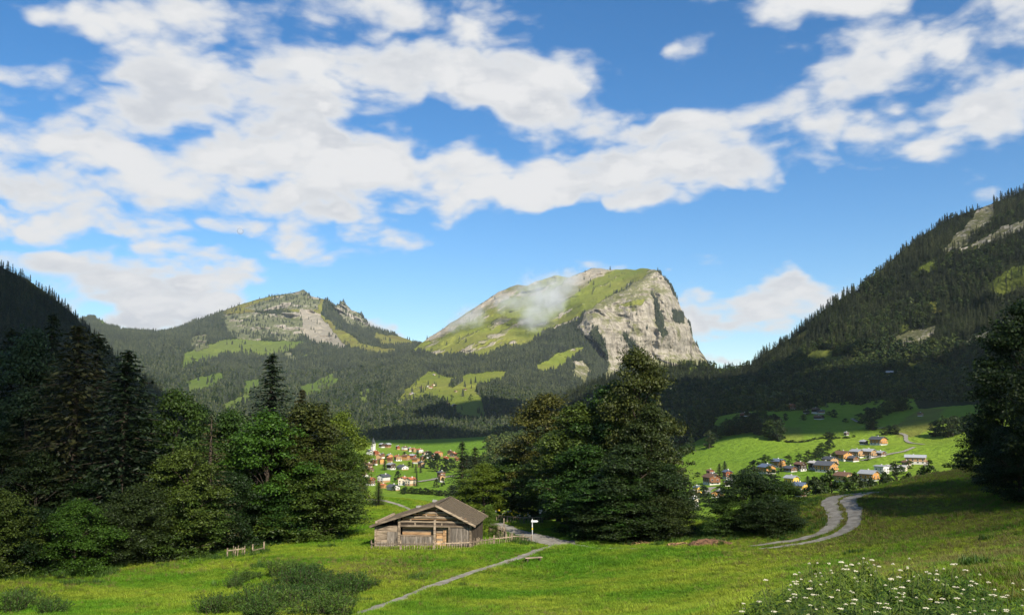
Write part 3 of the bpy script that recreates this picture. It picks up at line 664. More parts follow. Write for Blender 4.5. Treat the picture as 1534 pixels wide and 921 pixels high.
def fw(C, cen, sparse=.02, wl=260., thr=.1):
    m = np.clip(C[..., 0] - C[..., 1], 0, 1); n = fbm(cen / wl, 3, 101)
    return (m ** 2 + sparse * (1 - m) * (n > thr)) * (1500. / cen[..., 1]) ** .9
P = sample_sheet(rm, 36000, lambda C, c: fw(C, c, .05), rm['nv'] + 3)
scatter('forest', P - (0, 0, 1), rng.uniform(8, 19, len(P)) * (1 + .45 * fbm(P / 60., 3, 5)), fp_mid, 'dark spruce wood covering the steep mountainside above the farms')
P = sample_sheet(rm, 9000, lambda C, c: fw(C, c, .0) * (c[..., 2] < 90) * (c[..., 1] < 1500), rm['nv'])
scatter('forest', P - (0, 0, 1), rng.uniform(12, 19, len(P)), fp_brd, 'dark leafy wood along the foot of the mountainside', nvar=3)
P = sample_sheet(rm, 8000, lambda C, c: fw(C, c, .05, 90.) * (fbm(c / 130., 3, 171) > .0), rm['nv'] + 1)
scatter('forest', P - (0, 0, 1), rng.uniform(8, 15, len(P)), fp_brd, 'scattered leafy trees among the mountainside spruces', nvar=3)
P = sample_sheet(kan, 30000, lambda C, c: fw(C, c, .012) * (1 + 1.5 * (c[..., 1] > 2600)) , kan['nv'])
far_k = P[:, 1] > 2300
scatter('forest', P - (0, 0, 1), rng.uniform(12, 27, len(P)), fp_con, 'spruce wood on the slopes below the pale cliff')
P = sample_sheet(kan, 9000, lambda C, c: fw(C, c, .02, 60., .25) * (c[..., 1] < 2900), kan['nv'])
scatter('forest', P - (0, 0, 1), rng.uniform(12, 20, len(P)), fp_brd, 'leafy wood on the low hills behind the valley village', nvar=3)
P = sample_sheet(far, 34000, lambda C, c: (fw(C, c, .12, 120.) + .14 * (C[..., 1] > .4) * (C[..., 2] < .1) * (fbm(c / 70., 3, 8) > .1)) * (1 + 2 * (c[..., 1] > 3500)) * (c[..., 2] < 870 - .0 * c[..., 0]), far['nv'] + 1)
scatter('forest', P - (0, 0, 1), rng.uniform(14, 30, len(P)), fp_con, 'spruce wood on the lower flanks of the rounded distant mountain')
P = sample_sheet(far, 9000, lambda C, c: fw(C, c, .12, 90.) * (c[..., 1] < 4300), far['nv'])
scatter('forest', P - (0, 0, 1), rng.uniform(12, 22, len(P)), fp_brd, 'leafy trees among the pastures at the foot of the distant mountain', nvar=3)
P = sample_sheet(lh, 11000, lambda C, c: fw(C, c), lh['nv'] + 3)
scatter('forest', P - (0, 0, 1), rng.uniform(9, 20, len(P)) * (1 + .4 * fbm(P / 60., 3, 6)), fp_mid, 'dark spruce wood on the shaded hill behind the tall trees')
# wood filling the valley side between the village and the mountain foot
n = 2600; X = rng.uniform(-60, 420, n * 6); Y = rng.uniform(640, 1480, n * 6); Z = valley_z(X, Y); px, py = to_px(X, Y, Z)
k = (px > 742 + 30 * fbm(p3(X, Y) / 60., 3, 99)) & ~inpoly(px, py, MEADOW); P = np.stack([X, Y, Z], -1)[k][:n]
scatter('forest', P - (0, 0, 1), rng.uniform(11, 19, len(P)), fp_brd, 'dark leafy wood on the valley side between village and meadows', nvar=3)

# ------------------------------------------------------------------ near trees
GL = 'trees at the edge of the wood beside the meadow'
SPR = 'tall dark spruce in the wood edge beside the meadow'
BRD = 'leafy tree in the wood edge beside the meadow'
for (k, px, Y, top, w, lab, nm) in [
    ('s1', -30, 102, 480, 150, 'tall dark spruce standing beyond the pale narrow tree, deepest in the wood', None), ('s4', 12, 114, 488, 160, 'tall dark spruce directly behind the pale narrow tree', None),
    ('b5', 42, 100, 484, 120, 'pale grey-green narrow leafy tree among dark spruces', None),
    ('s1', 72, 116, 466, 120, 'slender spruce whose tip stands between pale leafy tree and broad spruce', None),
    ('s2', 112, 97, 486, 210, 'broad brownish-green spruce, largest of the wood edge', None), ('s4', 142, 112, 498, 150, 'dark spruce behind the broad brownish spruce', None), ('s1', 188, 95, 522, 190, 'dark full spruce with branches down to the grass', None),
    ('s1', 212, 112, 565, 100, 'dark spruce behind the dark full spruce, its tip lower', None), ('b1', 262, 101, 576, 130, 'rounded mid-green leafy tree between spruces and dead-branched conifer', None),
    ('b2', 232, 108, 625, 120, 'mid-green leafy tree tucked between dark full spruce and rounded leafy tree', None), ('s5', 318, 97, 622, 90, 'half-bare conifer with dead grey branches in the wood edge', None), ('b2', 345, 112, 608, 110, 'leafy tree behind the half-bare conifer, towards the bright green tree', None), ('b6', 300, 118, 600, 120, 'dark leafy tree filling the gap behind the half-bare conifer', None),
    ('s3', 406, 121, 528, 120, 'sparse spruce with ragged top standing above the leafy trees', None), ('s2', 452, 121, 582, 90, 'brownish spruce beside the ragged-topped spruce', None),
    ('b3', 402, 106, 604, 150, 'bright green leafy tree below the ragged-topped spruce', None), ('b4', 462, 113, 596, 140, 'olive leafy tree standing behind the broad bush', None),
    ('s4', 489, 138, 600, 60, 'small spruce tip between two leafy trees', None), ('b3', 512, 124, 606, 92, 'rounded bright leafy tree at the end of the wood edge', None),
    ('b4', 432, 109, 650, 130, 'olive leafy tree in front of the brownish spruce', None), ('b2', 520, 120, 655, 70, 'leafy tree just behind the end of the wood edge, below the rounded bright crown', None),
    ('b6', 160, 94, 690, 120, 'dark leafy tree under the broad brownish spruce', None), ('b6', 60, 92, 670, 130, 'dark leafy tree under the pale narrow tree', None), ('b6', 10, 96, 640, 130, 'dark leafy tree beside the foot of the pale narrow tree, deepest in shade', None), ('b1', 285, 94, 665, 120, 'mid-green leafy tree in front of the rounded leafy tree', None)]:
    ntree(k, px, Y, top, w, lab, GL, nm)
GB = 'bushes along the foot of the wood edge'
for (k, px, Y, top, w, lab) in [
    ('b7', 472, 107, 690, 165, 'large dense yellow-green bush at the end of the wood edge'), ('b7', 410, 105, 715, 120, 'yellow-green bush between the large end bush and dark bush'),
    ('b8', 350, 101, 700, 110, 'dark bush below the leafy trees next to yellow-green bush'), ('b7', 280, 94, 720, 130, 'green bush in front of the rounded leafy tree'), ('b8', 215, 91, 720, 120, 'dark bush below the dark full spruce'),
    ('b9', 122, 84, 742, 120, 'light green bush low in front of the dark spruces'), ('b8', 60, 84, 752, 110, 'dark bush beside the light green bush, deeper in the wood'), ('b7', 10, 81, 722, 120, 'green bush at the meadow rim below the pale narrow tree'), ('b8', -40, 84, 700, 120, 'dark bush farthest along the wood edge from the barn'),
    ('b8', 170, 88, 750, 90, 'small dark bush between the light green bush and dark full spruce'), ('b8', 320, 99, 745, 90, 'small dark bush under the half-bare conifer')]:
    o = ntree(k, px, Y, top, w, lab, GB, 'bush'); o['category'] = 'bush'
GC = 'trees of the grove behind the barn'
CB = 'leafy tree in the grove beside the gravel path'
for (k, px, Y, top, w, lab) in [
    ('ba', 957, 114, 514, 122, 'tallest tree of the grove, olive-brown with narrow top'), ('b2', 925, 119, 566, 150, 'olive tree leaning against the tallest grove tree'), ('ba', 818, 144, 584, 140, 'rounded olive tree of the grove above the garden'),
    ('b2', 872, 121, 598, 150, 'green tree between the two olive grove trees'), ('b6', 975, 108, 600, 130, 'dark tree flanking the tallest grove tree towards the hamlet'), ('b1', 836, 130, 640, 130, 'green tree of the grove nearest the garden'), ('b1', 880, 112, 662, 150, 'green tree at the middle front of the grove'), ('b6', 945, 104, 660, 150, 'dark tree in front of the tallest grove tree'),
    ('b2', 915, 104, 700, 150, 'green rounded tree low at the grove front'), ('b6', 1000, 103, 690, 90, 'small dark tree at the hamlet end of the grove'), ('s4', 693, 150, 660, 52, 'small spruce behind the barn roof'), ('s4', 712, 156, 668, 50, 'spruce standing just behind the small spruce'), ('b3', 724, 142, 688, 84, 'light green leafy tree behind the barn'), ('b1', 768, 146, 682, 110, 'mid-green leafy tree above the garden fence'),
    ('b7', 872, 111, 712, 120, 'green bush under the grove trees by the path junction'), ('b8', 935, 102, 735, 150, 'dark broad bush under the tallest grove tree'), ('b8', 1000, 101, 735, 90, 'dark bush at the hamlet end of grove, above the brushwood heap'), ('b8', 905, 106, 742, 110, 'dark bush in the middle of the grove foot'), ('b8', 806, 138, 735, 60, 'low bush beside the flower garden under the grove')]:
    o = ntree(k, px, Y, top, w, lab, GC, 'bush' if ' bush ' in lab else None)
    if ' bush ' in lab: o['category'] = 'bush'
for (k, px, Y, top, w, lab) in [
    ('b8', 1122, 98, 702, 120, 'tall dark bush between the grove and the gravel track'), ('b7', 1165, 99, 715, 90, 'bush beside the tall dark bush, towards the track'), ('b7', 1090, 97, 738, 80, 'low bush on the grove side of the tall dark bush'), ('b8', 1148, 95, 745, 100, 'low dark bush in front of the tall dark bush')]:
    o = ntree(k, px, Y, top, w, lab, 'bushes between the grove and the track', 'bush'); o['category'] = 'bush'
for (k, px, Y, top, w) in [('b6', 1545, 92, 440, 170), ('b6', 1500, 96, 560, 90), ('b8', 1478, 98, 625, 90), ('b6', 1600, 80, 470, 160), ('b6', 1520, 84, 620, 110)]:
    ntree(k, px, Y, top, w, 'deeply shaded tree on the brow of the dry hillside', 'shaded trees on the hillside brow')
for (x, y, h, w) in [(60, 50, 19, 12), (66, 34, 20, 13), (76, 44, 20, 12), (56, 30, 17, 11)]:
    tree('b6', (x, y, float(near_z(x, y)) - .1), h, w, 'deeply shaded tree on the brow of the dry hillside', 'shaded trees on the hillside brow')
# trees and bushes just over the brow, by the track
for (k, px, base, Y, top, w) in [('m2', 1246, 742, 190, 702, 46), ('m1', 1222, 745, 185, 712, 44), ('m1', 1282, 738, 200, 706, 36), ('m2', 1268, 738, 195, 712, 40), ('mc', 1343, 728, 205, 690, 22), ('m1', 1326, 730, 210, 704, 34), ('m1', 1362, 728, 205, 706, 34), ('m2', 1395, 722, 190, 686, 36), ('m1', 1378, 724, 200, 708, 30), ('m2', 1436, 712, 170, 676, 44), ('m2', 1455, 706, 165, 684, 40), ('m1', 1305, 734, 205, 714, 36), ('m1', 1415, 718, 190, 704, 26)]:
    p = at(px, base, Y); z = float(near_z(p[0], Y)); zt = float(at(px, top, Y)[2])
    tree(k, (p[0], Y, z), zt - z, w / FPX * Y, 'small tree just beyond the brow crossed by the gravel track' if k != 'mc' else 'small conifer just beyond the brow by the gravel track', 'trees over the brow')

# ------------------------------------------------------------------ trees standing singly on the slopes and in the villages
def vtree(k, px, py, hpx, wpx, label, group):
    if k == 'mc': label = label.replace('tree', 'conifer', 1)
    p = vhit(px, py); s = p[1] / FPX; tree(k, (p[0], p[1], p[2] - .2), hpx * s, wpx * s, label, group)
pr = random.Random(3)
def row(line, n, h, w, label, group, kinds=('m1', 'm3', 'm2'), jy=2.):
    l = np.array(line, float); s = np.concatenate([[0], np.cumsum(np.hypot(*np.diff(l, axis=0).T))])
    for i in range(n):
        t = s[-1] * (i + pr.random() * .9) / n; x = np.interp(t, s, l[:, 0]); y = np.interp(t, s, l[:, 1]) + pr.uniform(-jy, jy)
        vtree(pr.choice(kinds), x, y, pr.uniform(*h), pr.uniform(*w), label, group)
T1 = 'dark tree in the leafy belt splitting the upper and lower meadows'
row([(1062, 672), (1075, 655), (1095, 650), (1108, 648)], 9, (16, 28), (16, 24), T1, 'trees of the meadow belt')
row([(1098, 650), (1125, 645), (1150, 655), (1172, 660)], 16, (16, 32), (16, 26), T1, 'trees of the meadow belt')
row([(1110, 640), (1140, 636), (1165, 645)], 8, (18, 30), (16, 24), T1, 'trees of the meadow belt')
row([(1010, 696), (1030, 678), (1040, 672)], 6, (14, 22), (14, 20), T1, 'trees of the meadow belt')
row([(1212, 690), (1228, 682), (1236, 675), (1246, 672)], 7, (10, 19), (12, 18), 'tree in the clump above the farmhouses', 'clump above the farmhouses')
row([(1236, 655), (1250, 657)], 3, (9, 15), (10, 14), 'tree beside the hedge under the farm on the slope', 'trees by the slope hedge')
row([(1175, 662), (1200, 663), (1232, 656)], 14, (2.5, 4), (6, 9), 'low bush of the hedge across the sloping meadow', 'hedge bushes on the slope', ('m3',), .6)
row([(1250, 657), (1280, 655)], 6, (2.5, 4), (6, 9), 'low bush of the hedge across the sloping meadow', 'hedge bushes on the slope', ('m3',), .6)
row([(1290, 632), (1305, 628), (1330, 620), (1345, 615), (1362, 612)], 12, (14, 24), (14, 20), 'tree in the strip climbing beside the farm lane', 'strip by the farm lane')
row([(1300, 644), (1312, 642)], 4, (14, 22), (12, 18), 'tree in the clump beside the bend of the farm lane', 'clumps at the farm lane')
row([(1324, 650), (1347, 652)], 5, (12, 17), (11, 15), 'tree in the round clump above the farm lane bend', 'clumps at the farm lane')
row([(1398, 652), (1415, 655), (1440, 648), (1455, 640), (1470, 640)], 12, (18, 34), (18, 26), 'tree in the dark clump beside the dry pasture', 'clump beside the dry pasture')
row([(1262, 642), (1274, 622), (1160, 632), (1182, 624), (1255, 620)], 6, (6, 14), (7, 12), 'lone tree on the steep upper meadow', 'lone trees on the upper meadow')
T2 = 'garden tree among the timber houses of the hamlet'
for (x, y, h, w) in [(1146,702,22,26),(1130,706,18,20),(1182,696,16,14),(1197,694,16,14),(1206,704,22,12),(1230,696,20,14),(1240,692,16,12),(1250,690,14,10),(1112,716,14,14),(1120,718,20,18),(1078,716,22,14),(1086,708,18,12),(1096,722,14,12),(1045,714,8,12),(1170,706,18,14),(1152,712,16,14),(1055,752,26,22),(1062,758,22,22),(1040,756,22,20),(1080,740,14,14),(1248,718,18,10),(1240,716,14,8),(1235,742,26,40),(1222,738,22,30),(1280,726,16,16),(1270,732,18,18),(1296,730,14,14),(1340,712,22,14),(1362,702,14,12),(1350,710,14,14),(1108,734,16,20),(1132,722,22,26),(1160,722,20,20),(1210,722,10,12),(1300,690,8,7),(1258,684,12,10),(1140,735,20,24),(1118,748,16,20)]:
    vtree(pr.choice(('m1', 'm2', 'm2', 'mc')) if w < 15 else pr.choice(('m1', 'm2', 'm3')), x, y, h, w, T2, 'garden trees of the hamlet')
T3 = 'garden tree among the houses of the valley village'
for (x, y, h, w, k) in [(576,704,17,9,'mc'),(596,722,18,11,'m1'),(624,728,22,6,'mc'),(623,708,14,6,'mc'),(596,690,10,6,'mc'),(618,700,9,5,'mc'),(630,708,14,6,'mc'),(645,702,26,16,'m1'),(655,706,26,18,'m1'),(668,708,22,18,'m1'),(675,704,18,16,'m1'),(637,696,14,10,'m1'),(654,730,14,9,'m1'),(663,728,14,8,'m1'),(546,732,18,14,'m2'),(557,698,10,8,'m1'),(606,684,8,8,'m1'),(613,698,7,7,'m1'),(579,688,6,7,'m1'),(625,686,9,7,'m1'),(642,684,9,10,'m1'),(655,690,12,10,'m1'),(568,722,8,7,'m1'),(590,735,9,8,'m2'),(605,740,10,9,'m1')]:
    vtree(k, x, y, h, w, T3, 'garden trees of the valley village')
row([(602, 738), (620, 739), (645, 741), (668, 743)], 16, (7, 11), (9, 13), 'bush of the long hedge behind the sunlit field', 'hedge behind the sunlit field', ('m2', 'm3'), .6)
row([(672, 742), (700, 745), (740, 745)], 8, (10, 20), (12, 18), T3, 'garden trees of the valley village')
row([(545, 700), (540, 720), (530, 735)], 5, (12, 22), (12, 16), T3, 'garden trees of the valley village')
row([(690, 700), (720, 702), (745, 700)], 10, (12, 24), (14, 22), 'tree in the dark wood beside the village', 'wood beside the village')
p = nhit(567, 757); tree('s4', p, 3.6, 2.3, 'small dark conifer beside the wicket gate', None, name='spruce_tree')

# ------------------------------------------------------------------ paths
def gravel_mat():
    m, g = newmat('gravel'); P = coords(g)
    a = g.noise(P, 1.2, 5, .6); b = g.noise(P, 14., 4, .6)
    c = g.mix(g.ramp(a, .35, .65), (.27, .25, .215, 1), (.17, .155, .125, 1)); c = g.mix(g.math('MULTIPLY', g.ramp(b, .45, .7), .6), c, (.13, .12, .10, 1))
    fin(g, c, .95, b, .6, .03, .1); return m
m_gravel = gravel_mat()
def spline(pts, n):
    P = np.array(pts, float); t = np.linspace(0, len(P) - 1, n); out = []
    for u in t:
        i = min(int(u), len(P) - 2); f = u - i; p0 = P[max(i - 1, 0)]; p1 = P[i]; p2 = P[i + 1]; p3_ = P[min(i + 2, len(P) - 1)]
        out.append(.5 * ((2 * p1) + (-p0 + p2) * f + (2 * p0 - 5 * p1 + 4 * p2 - p3_) * f * f + (-p0 + 3 * p1 - 3 * p2 + p3_) * f ** 3))
    return np.array(out)
PATHS = []
def ribbon(name, pts, width, n=120, mid=0., zf=near_z, raise_=.05, seg=6, mat=None, rag=.45):
    S = spline(pts, n); d = np.gradient(S, axis=0); d /= np.linalg.norm(d, axis=1, keepdims=True); nrm = np.stack([-d[:, 1], d[:, 0]], -1)
    w = width * np.ones(n) if np.isscalar(width) else np.interp(np.linspace(0, 1, n), np.linspace(0, 1, len(width)), width)
    off = np.linspace(-.5, .5, seg + 1); V = []
    e1 = 1 + rag * fbm(p3(S[:, 0], S[:, 1], 3), 3, 5); e2 = 1 + rag * fbm(p3(S[:, 0], S[:, 1], 9), 3, 6)
    for k, o in enumerate(off):
        q = S + nrm * (o * w * (e1 if o < 0 else e2))[:, None] + nrm * mid
        V.append(np.stack([q[:, 0], q[:, 1], zf(q[:, 0], q[:, 1]) + raise_], -1))
    V = np.stack(V, 1); idx = np.arange(n * (seg + 1)).reshape(n, seg + 1)
    F = np.stack([idx[:-1, :-1], idx[:-1, 1:], idx[1:, 1:], idx[1:, :-1]], -1).reshape(-1, 4)
    o = link(name, mesh_np(name, V.reshape(-1, 3), F, mat or m_gravel, True)); tag(o, kind='structure')
    if zf is near_z: PATHS.append((S + nrm * mid, w * .5))
    return o
def npts(l): return [nhit(*p)[:2] for p in l]
ribbon('path', npts([(535,921),(585,903),(640,880),(700,860),(750,845),(795,829),(830,818)]), [.95, .9, .9, .9, 1.2], 140)
ribbon('path', npts([(868,811),(840,814),(815,810),(792,801),(770,795),(752,788),(742,784)]), [2.0, 4.2, 3.8, 2.8, 2.4, 2.2], 90, raise_=.075)
ribbon('path', npts([(858,815),(880,819),(905,822),(930,821),(955,822)]), [.7, .5, .4], 60)
trk = npts([(1130,820),(1165,816),(1205,810),(1240,800),(1262,786),(1266,770),(1258,758),(1256,750),(1268,744),(1290,740),(1315,736)])
trk = trk[:-1] + [np.array(trk[-2]) + (np.array(trk[-2]) - np.array(trk[-3])) * 1.2]
ribbon('gravel_track', trk, [.5, 1.2, 1.5, 1.6, 1.65, 1.8], 160, mid=1.0)
ribbon('gravel_track', trk, [.3, 1.1, 1.5, 1.6, 1.65, 1.8], 160, mid=-1.0)
ribbon('path', npts([(535,741),(556,748),(575,750),(600,757),(618,765)]), .9, 60)
# lanes on the valley side
def vpts(l): return [vhit(*p)[:2] for p in l]
ribbon('road', vpts([(1276,627),(1285,632),(1294,633)]), 3.2, 60, zf=valley_z, raise_=.5)
ribbon('road', vpts([(1316,642),(1326,640)]), 3.2, 40, zf=valley_z, raise_=.5)
ribbon('road', vpts([(1346,649),(1356,652),(1358,660),(1366,664),(1384,666)]), 3.4, 90, zf=valley_z, raise_=.5)
ribbon('road', vpts([(1370,670),(1355,676),(1335,680),(1310,686),(1290,690)]), 3.0, 90, zf=valley_z, raise_=.5)
ribbon('road', vpts([(1392,691),(1388,697),(1384,703)]), 3.4, 40, zf=valley_z, raise_=.5)
ribbon('road', vpts([(1072,730),(1062,733),(1058,738),(1062,742)]), 5, 60, zf=valley_z, raise_=.5)
ribbon('road', vpts([(626,722),(645,719),(660,716),(680,713)]), 6, 60, zf=valley_z, raise_=.5)

# ------------------------------------------------------------------ hay barn
m_wood = pmat('weathered_wood', (.33, .255, .18), (.105, .078, .054), 2.2, .9, .5, (.35, 3, 3), .35)
m_woodv = pmat('weathered_boards', (.23, .195, .16), (.085, .07, .056), 2.2, .9, .5, (3, 3, .35), .35)
m_woodw = pmat('warm_wood', (.50, .31, .155), (.22, .13, .065), 2.0, .88, .5, (.35, 3, 3), .3)
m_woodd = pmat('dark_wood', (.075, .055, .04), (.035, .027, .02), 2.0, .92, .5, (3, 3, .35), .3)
m_shing = pmat('wood_shingle', (.105, .082, .055), (.048, .038, .026), 3.0, .95, .6, (1.5, 4, 4), .35)
m_stone = pmat('rough_stone', (.34, .32, .29), (.2, .19, .17), 4.0, .95, .6)
BARN_W, BARN_D = 10.6, 7.6
bl = at(561.5, 819.5, 97.6); bz = min(float(near_z(bl[0], bl[1])), float(near_z(bl[0] + 10.4, bl[1] - 1.2))) + .05
barn = empty('hay_barn', (bl[0], bl[1], bz), R(-7)); tag(barn, 'old log hay barn with sagging shingle roof beside the meadow path', 'barn')
def part(nm, mat, c, s, parent=barn, rot=None, jit=.012, sm=False):
    mb = MB(); mb.box((0, 0, 0), s, None, jit); o = link(nm, mb.mesh(nm, mat), parent, c)
    if rot is not None: o.rotation_euler = rot
    return o
RX, RZ_, EL, ER = 6.7, 4.55, 2.25, 2.45    # ridge position and heights
def roof_z(x): return EL + (RZ_ - EL) * (x + .35) / (RX + .35) if x < RX else RZ_ + (ER - RZ_) * (x - RX) / (BARN_W + .4 - RX)
random.seed(11)
part('stone_footing', m_stone, (BARN_W / 2, BARN_D / 2, -.18), (BARN_W - .1, BARN_D - .1, .62))
# log walls of the bays
z = .25
while z < 2.05:                                   # stall bay
    part('log', m_wood if z > .45 else m_woodv, (1.32, .14, z + .12), (2.66, .22, .235), jit=.02); z += .25
part('board', m_woodv, (.95, .10, .12), (1.7, .16, .22))
z = .2
while z < 2.2:                                    # recessed walls behind the gallery
    part('log', m_woodw if random.random() < .6 else m_wood, (4.75, .62, z + .13), (3.7, .22, .25), jit=.02); z += .27
z = .15
while z < 2.2:
    part('log', m_woodw if random.random() < .75 else m_wood, (7.45, .55, z + .13), (1.6, .22, .25), jit=.02); z += .27
z = .2
while z < 2.6:                                    # long sides
    for x in (.10, ): part('log', m_wood, (x, BARN_D / 2, z + .12), (.22, BARN_D - .05, .235), jit=.02)
    z += .25
n = 30
for i in range(n): part('board', m_woodd, (BARN_W - .05, .15 + (BARN_D - .3) * (i + .5) / n, 1.18), (.06, (BARN_D - .3) / n - .015, 2.36 + random.uniform(-.04, .04)))
part('back_wall', m_woodd, (BARN_W / 2, BARN_D - .12, 1.2), (BARN_W - .3, .12, 2.3))
part('hayloft_floor', m_woodd, (BARN_W / 2, BARN_D / 2, 2.2), (BARN_W - .3, BARN_D - .4, .08))
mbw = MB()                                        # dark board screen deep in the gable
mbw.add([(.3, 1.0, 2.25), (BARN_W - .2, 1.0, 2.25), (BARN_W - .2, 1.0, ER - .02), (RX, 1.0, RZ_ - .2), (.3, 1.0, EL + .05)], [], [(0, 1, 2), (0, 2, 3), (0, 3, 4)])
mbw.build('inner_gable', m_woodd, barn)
for i in range(16): part('board', m_woodv, (8.22 + i * .137, .04, 1.08), (.125, .05, 2.16 + random.uniform(-.05, .05)))
dr = link('door', MB().box((0, 0, 0), (1.2, .04, 1.5)).mesh('door', m_woodd), barn, (1.95, .0, .85))
for i in range(6): part('plank', m_woodv, (-.5 + i * .2, -.035, 0), (.185, .04, 1.5), dr)
part('handle', m_woodd, (.42, -.08, .0), (.06, .05, .22), dr)
dr2 = link('door', MB().box((0, 0, 0), (.75, .05, 1.75)).mesh('door', m_woodd), barn, (7.75, .40, 1.0))
for i in range(4): part('plank', m_woodw, (-.27 + i * .18, -.05, 0), (.17, .04, 1.75), dr2)
for (x, w_, h_) in ((.07, .2, 2.2), (2.66, .24, 3.15), (6.55, .22, 2.9), (8.12, .14, 2.2), (10.42, .24, 2.45)): part('post', m_wood, (x, -.02, h_ / 2), (w_, .22, h_))
n = 24
for i in range(n): part('baluster', m_woodv, (2.85 + 3.6 * (i + .5) / n, -.03, .62), (.125, .035, 1.16 + random.uniform(-.05, .03)))
part('rail', m_wood, (4.62, -.06, 1.27), (3.8, .09, .11)); part('rail', m_wood, (4.62, .02, .25), (3.8, .06, .1))
for (z, x0, x1, mt) in ((2.26, 2.75, 10.2, m_wood), (2.50, 2.8, 10.2, m_woodd), (2.72, 2.5, 10.5, m_wood), (3.02, 3.0, 9.9, m_woodw), (3.20, 3.3, 9.5, m_wood), (3.50, 4.1, 8.8, m_woodw), (3.70, 4.7, 8.2, m_wood), (4.02, 5.6, 7.6, m_woodw), (4.24, 6.2, 7.3, m_wood)):
    part('beam', mt, ((x0 + x1) / 2, .0 if mt is m_wood else .12, z), (x1 - x0, .2, .17), jit=.02)
for (x, z0, z1) in ((4.4, 2.35, 2.65), (6.6, 2.7, 3.0), (6.7, 3.2, 3.55), (6.7, 3.75, 4.3), (9.0, 2.75, 3.0), (3.9, 2.75, 3.0), (5.6, 3.15, 3.5), (7.9, 3.15, 3.5), (7.3, 2.3, 2.6)): part('strut', m_wood, (x, .05, (z0 + z1) / 2), (.14, .16, z1 - z0))
for s in range(7): # purlin ends under the eaves
    x = (-.15, 2.2, 4.5, 6.7, 8.4, 9.6, 10.75)[s]; part('purlin', m_woodd, (x, BARN_D / 2 - .1, roof_z(x) - .18), (.15, BARN_D + .95, .15))
roof = MB()
def slope(x0, x1, flip):
    n = 24
    for i in range(n):
        a = x0 + (x1 - x0) * i / n; b = x0 + (x1 - x0) * (i + 1.12) / n if i < n - 1 else x1
        za, zb = roof_z(a if x1 > x0 else a), roof_z(b)
        m_ = 44
        for j in range(m_):
            y0 = -.62 + (BARN_D + 1.1) * j / m_; y1 = -.62 + (BARN_D + 1.1) * (j + 1) / m_ - .02; sag = -.10 * math.sin(math.pi * (j + .5) / m_) ; e = random.uniform(-.06, .06); up = random.uniform(.0, .03)
            v = [(a + e, y0, za + .075 + up + sag), (a + e, y1, za + .075 + up + sag), (b, y1, zb + .035 + sag), (b, y0, zb + .035 + sag)]
            lo = [(p[0], p[1], p[2] - .05) for p in v]
            roof.add(v + lo, [(0, 1, 2, 3), (7, 6, 5, 4), (0, 4, 5, 1), (1, 5, 6, 2), (2, 6, 7, 3), (3, 7, 4, 0)])
slope(-.42, RX, 0); slope(BARN_W + .45, RX, 1)
ro = roof.build('roof', m_shing, barn); tag(ro, kind='stuff')
for (x0, x1) in ((-.45, RX), (BARN_W + .48, RX)):
    mb = MB(); mb.bar((x0, -.66, roof_z(x0) - .03), (x1, -.66, roof_z(x1) - .03), .05, .2); mb.build('bargeboard', m_wood, barn)
    mb = MB(); mb.bar((x0, BARN_D + .5, roof_z(x0) - .03), (x1, BARN_D + .5, roof_z(x1) - .03), .05, .2); mb.build('bargeboard', m_wood, barn)
mb = MB(); mb.bar((RX, -.64, RZ_ + .07), (RX, BARN_D + .48, RZ_ + .07), .22, .05); mb.build('ridge_cap', m_shing, barn)
for (x, y) in ((5.0, 7.3), (3.2, 6.8)): part('roof_stone', m_stone, (x, y, roof_z(x) + .16), (.5, .35, .2), jit=.05)

# ------------------------------------------------------------------ fences, gate, signs, bench
_pk = [MB().box((0, 0, .5), (.055, .03, 1.0), None, .008).mesh('picket', m_wood) for _ in range(5)]
def fence(pts, label, step=.24, h=(.85, 1.1), rail=.72, lean=.06, post=2.6, name='picket_fence', drop=.0, rails=(0,)):
    P = [np.array(p, float) for p in pts]; o = empty(name, (P[0][0], P[0][1], float(near_z(P[0][0], P[0][1])))); tag(o, label, 'fence'); b = Vector(o.location)
    for a, c in zip(P[:-1], P[1:]):
        L = np.linalg.norm(c - a); n = max(2, int(L / step)); ang = math.atan2(c[1] - a[1], c[0] - a[0])
        for i in range(n):
            if random.random() < drop: continue
            q = a + (c - a) * (i + .5) / n; z = float(near_z(q[0], q[1]))
            k = link('picket', random.choice(_pk), o, Vector((q[0], q[1], z - .06)) - b); k.rotation_euler = (random.gauss(0, lean), random.gauss(0, lean), ang); k.scale = (1, 1, random.uniform(*h))
        za, zc = float(near_z(*a)), float(near_z(*c))
        for rr in rails:
            mb = MB(); dn = Vector((math.sin(ang), -math.cos(ang), 0)) * .045
            mb.bar(Vector((a[0], a[1], za + rail - rr)) + dn - b, Vector((c[0], c[1], zc + rail - rr)) + dn - b, .05, .10); mb.build('rail', m_wood, o)
        for i in range(max(1, int(L / post)) + 1):
            q = a + (c - a) * i / max(1, int(L / post)); z = float(near_z(q[0], q[1]))
            mb = MB(); mb.box((0, 0, .5), (.11, .11, 1.12), None, .01); p_ = mb.build('post', m_wood, o); p_.location = Vector((q[0], q[1] + .08, z - .08)) - b
    return o
random.seed(21)
def off(px, py): p = nhit(px, py); return p[:2]
fence([off(556, 823), off(600, 823.5), off(650, 823), off(704, 821), off(740, 815), off(767, 812)], 'low picket fence with one pale rail in front of the barn', .26, (.7, 1.08), .62)
fence([off(768, 812), off(784, 813), off(797, 814)], 'leaning pickets without straight rail, between the barn fence and signpost', .3, (.7, 1.05), .7, .14)
fence([off(733, 800), off(743, 803), off(758, 809)], 'taller weathered paling fence behind the barn corner', .13, (1.25, 1.5), .9, .05)
fence([off(744, 781), off(760, 783), off(785, 785), off(813, 784)], 'garden fence with pale top rail in front of the flower bed', .3, (.85, 1.05), .92)
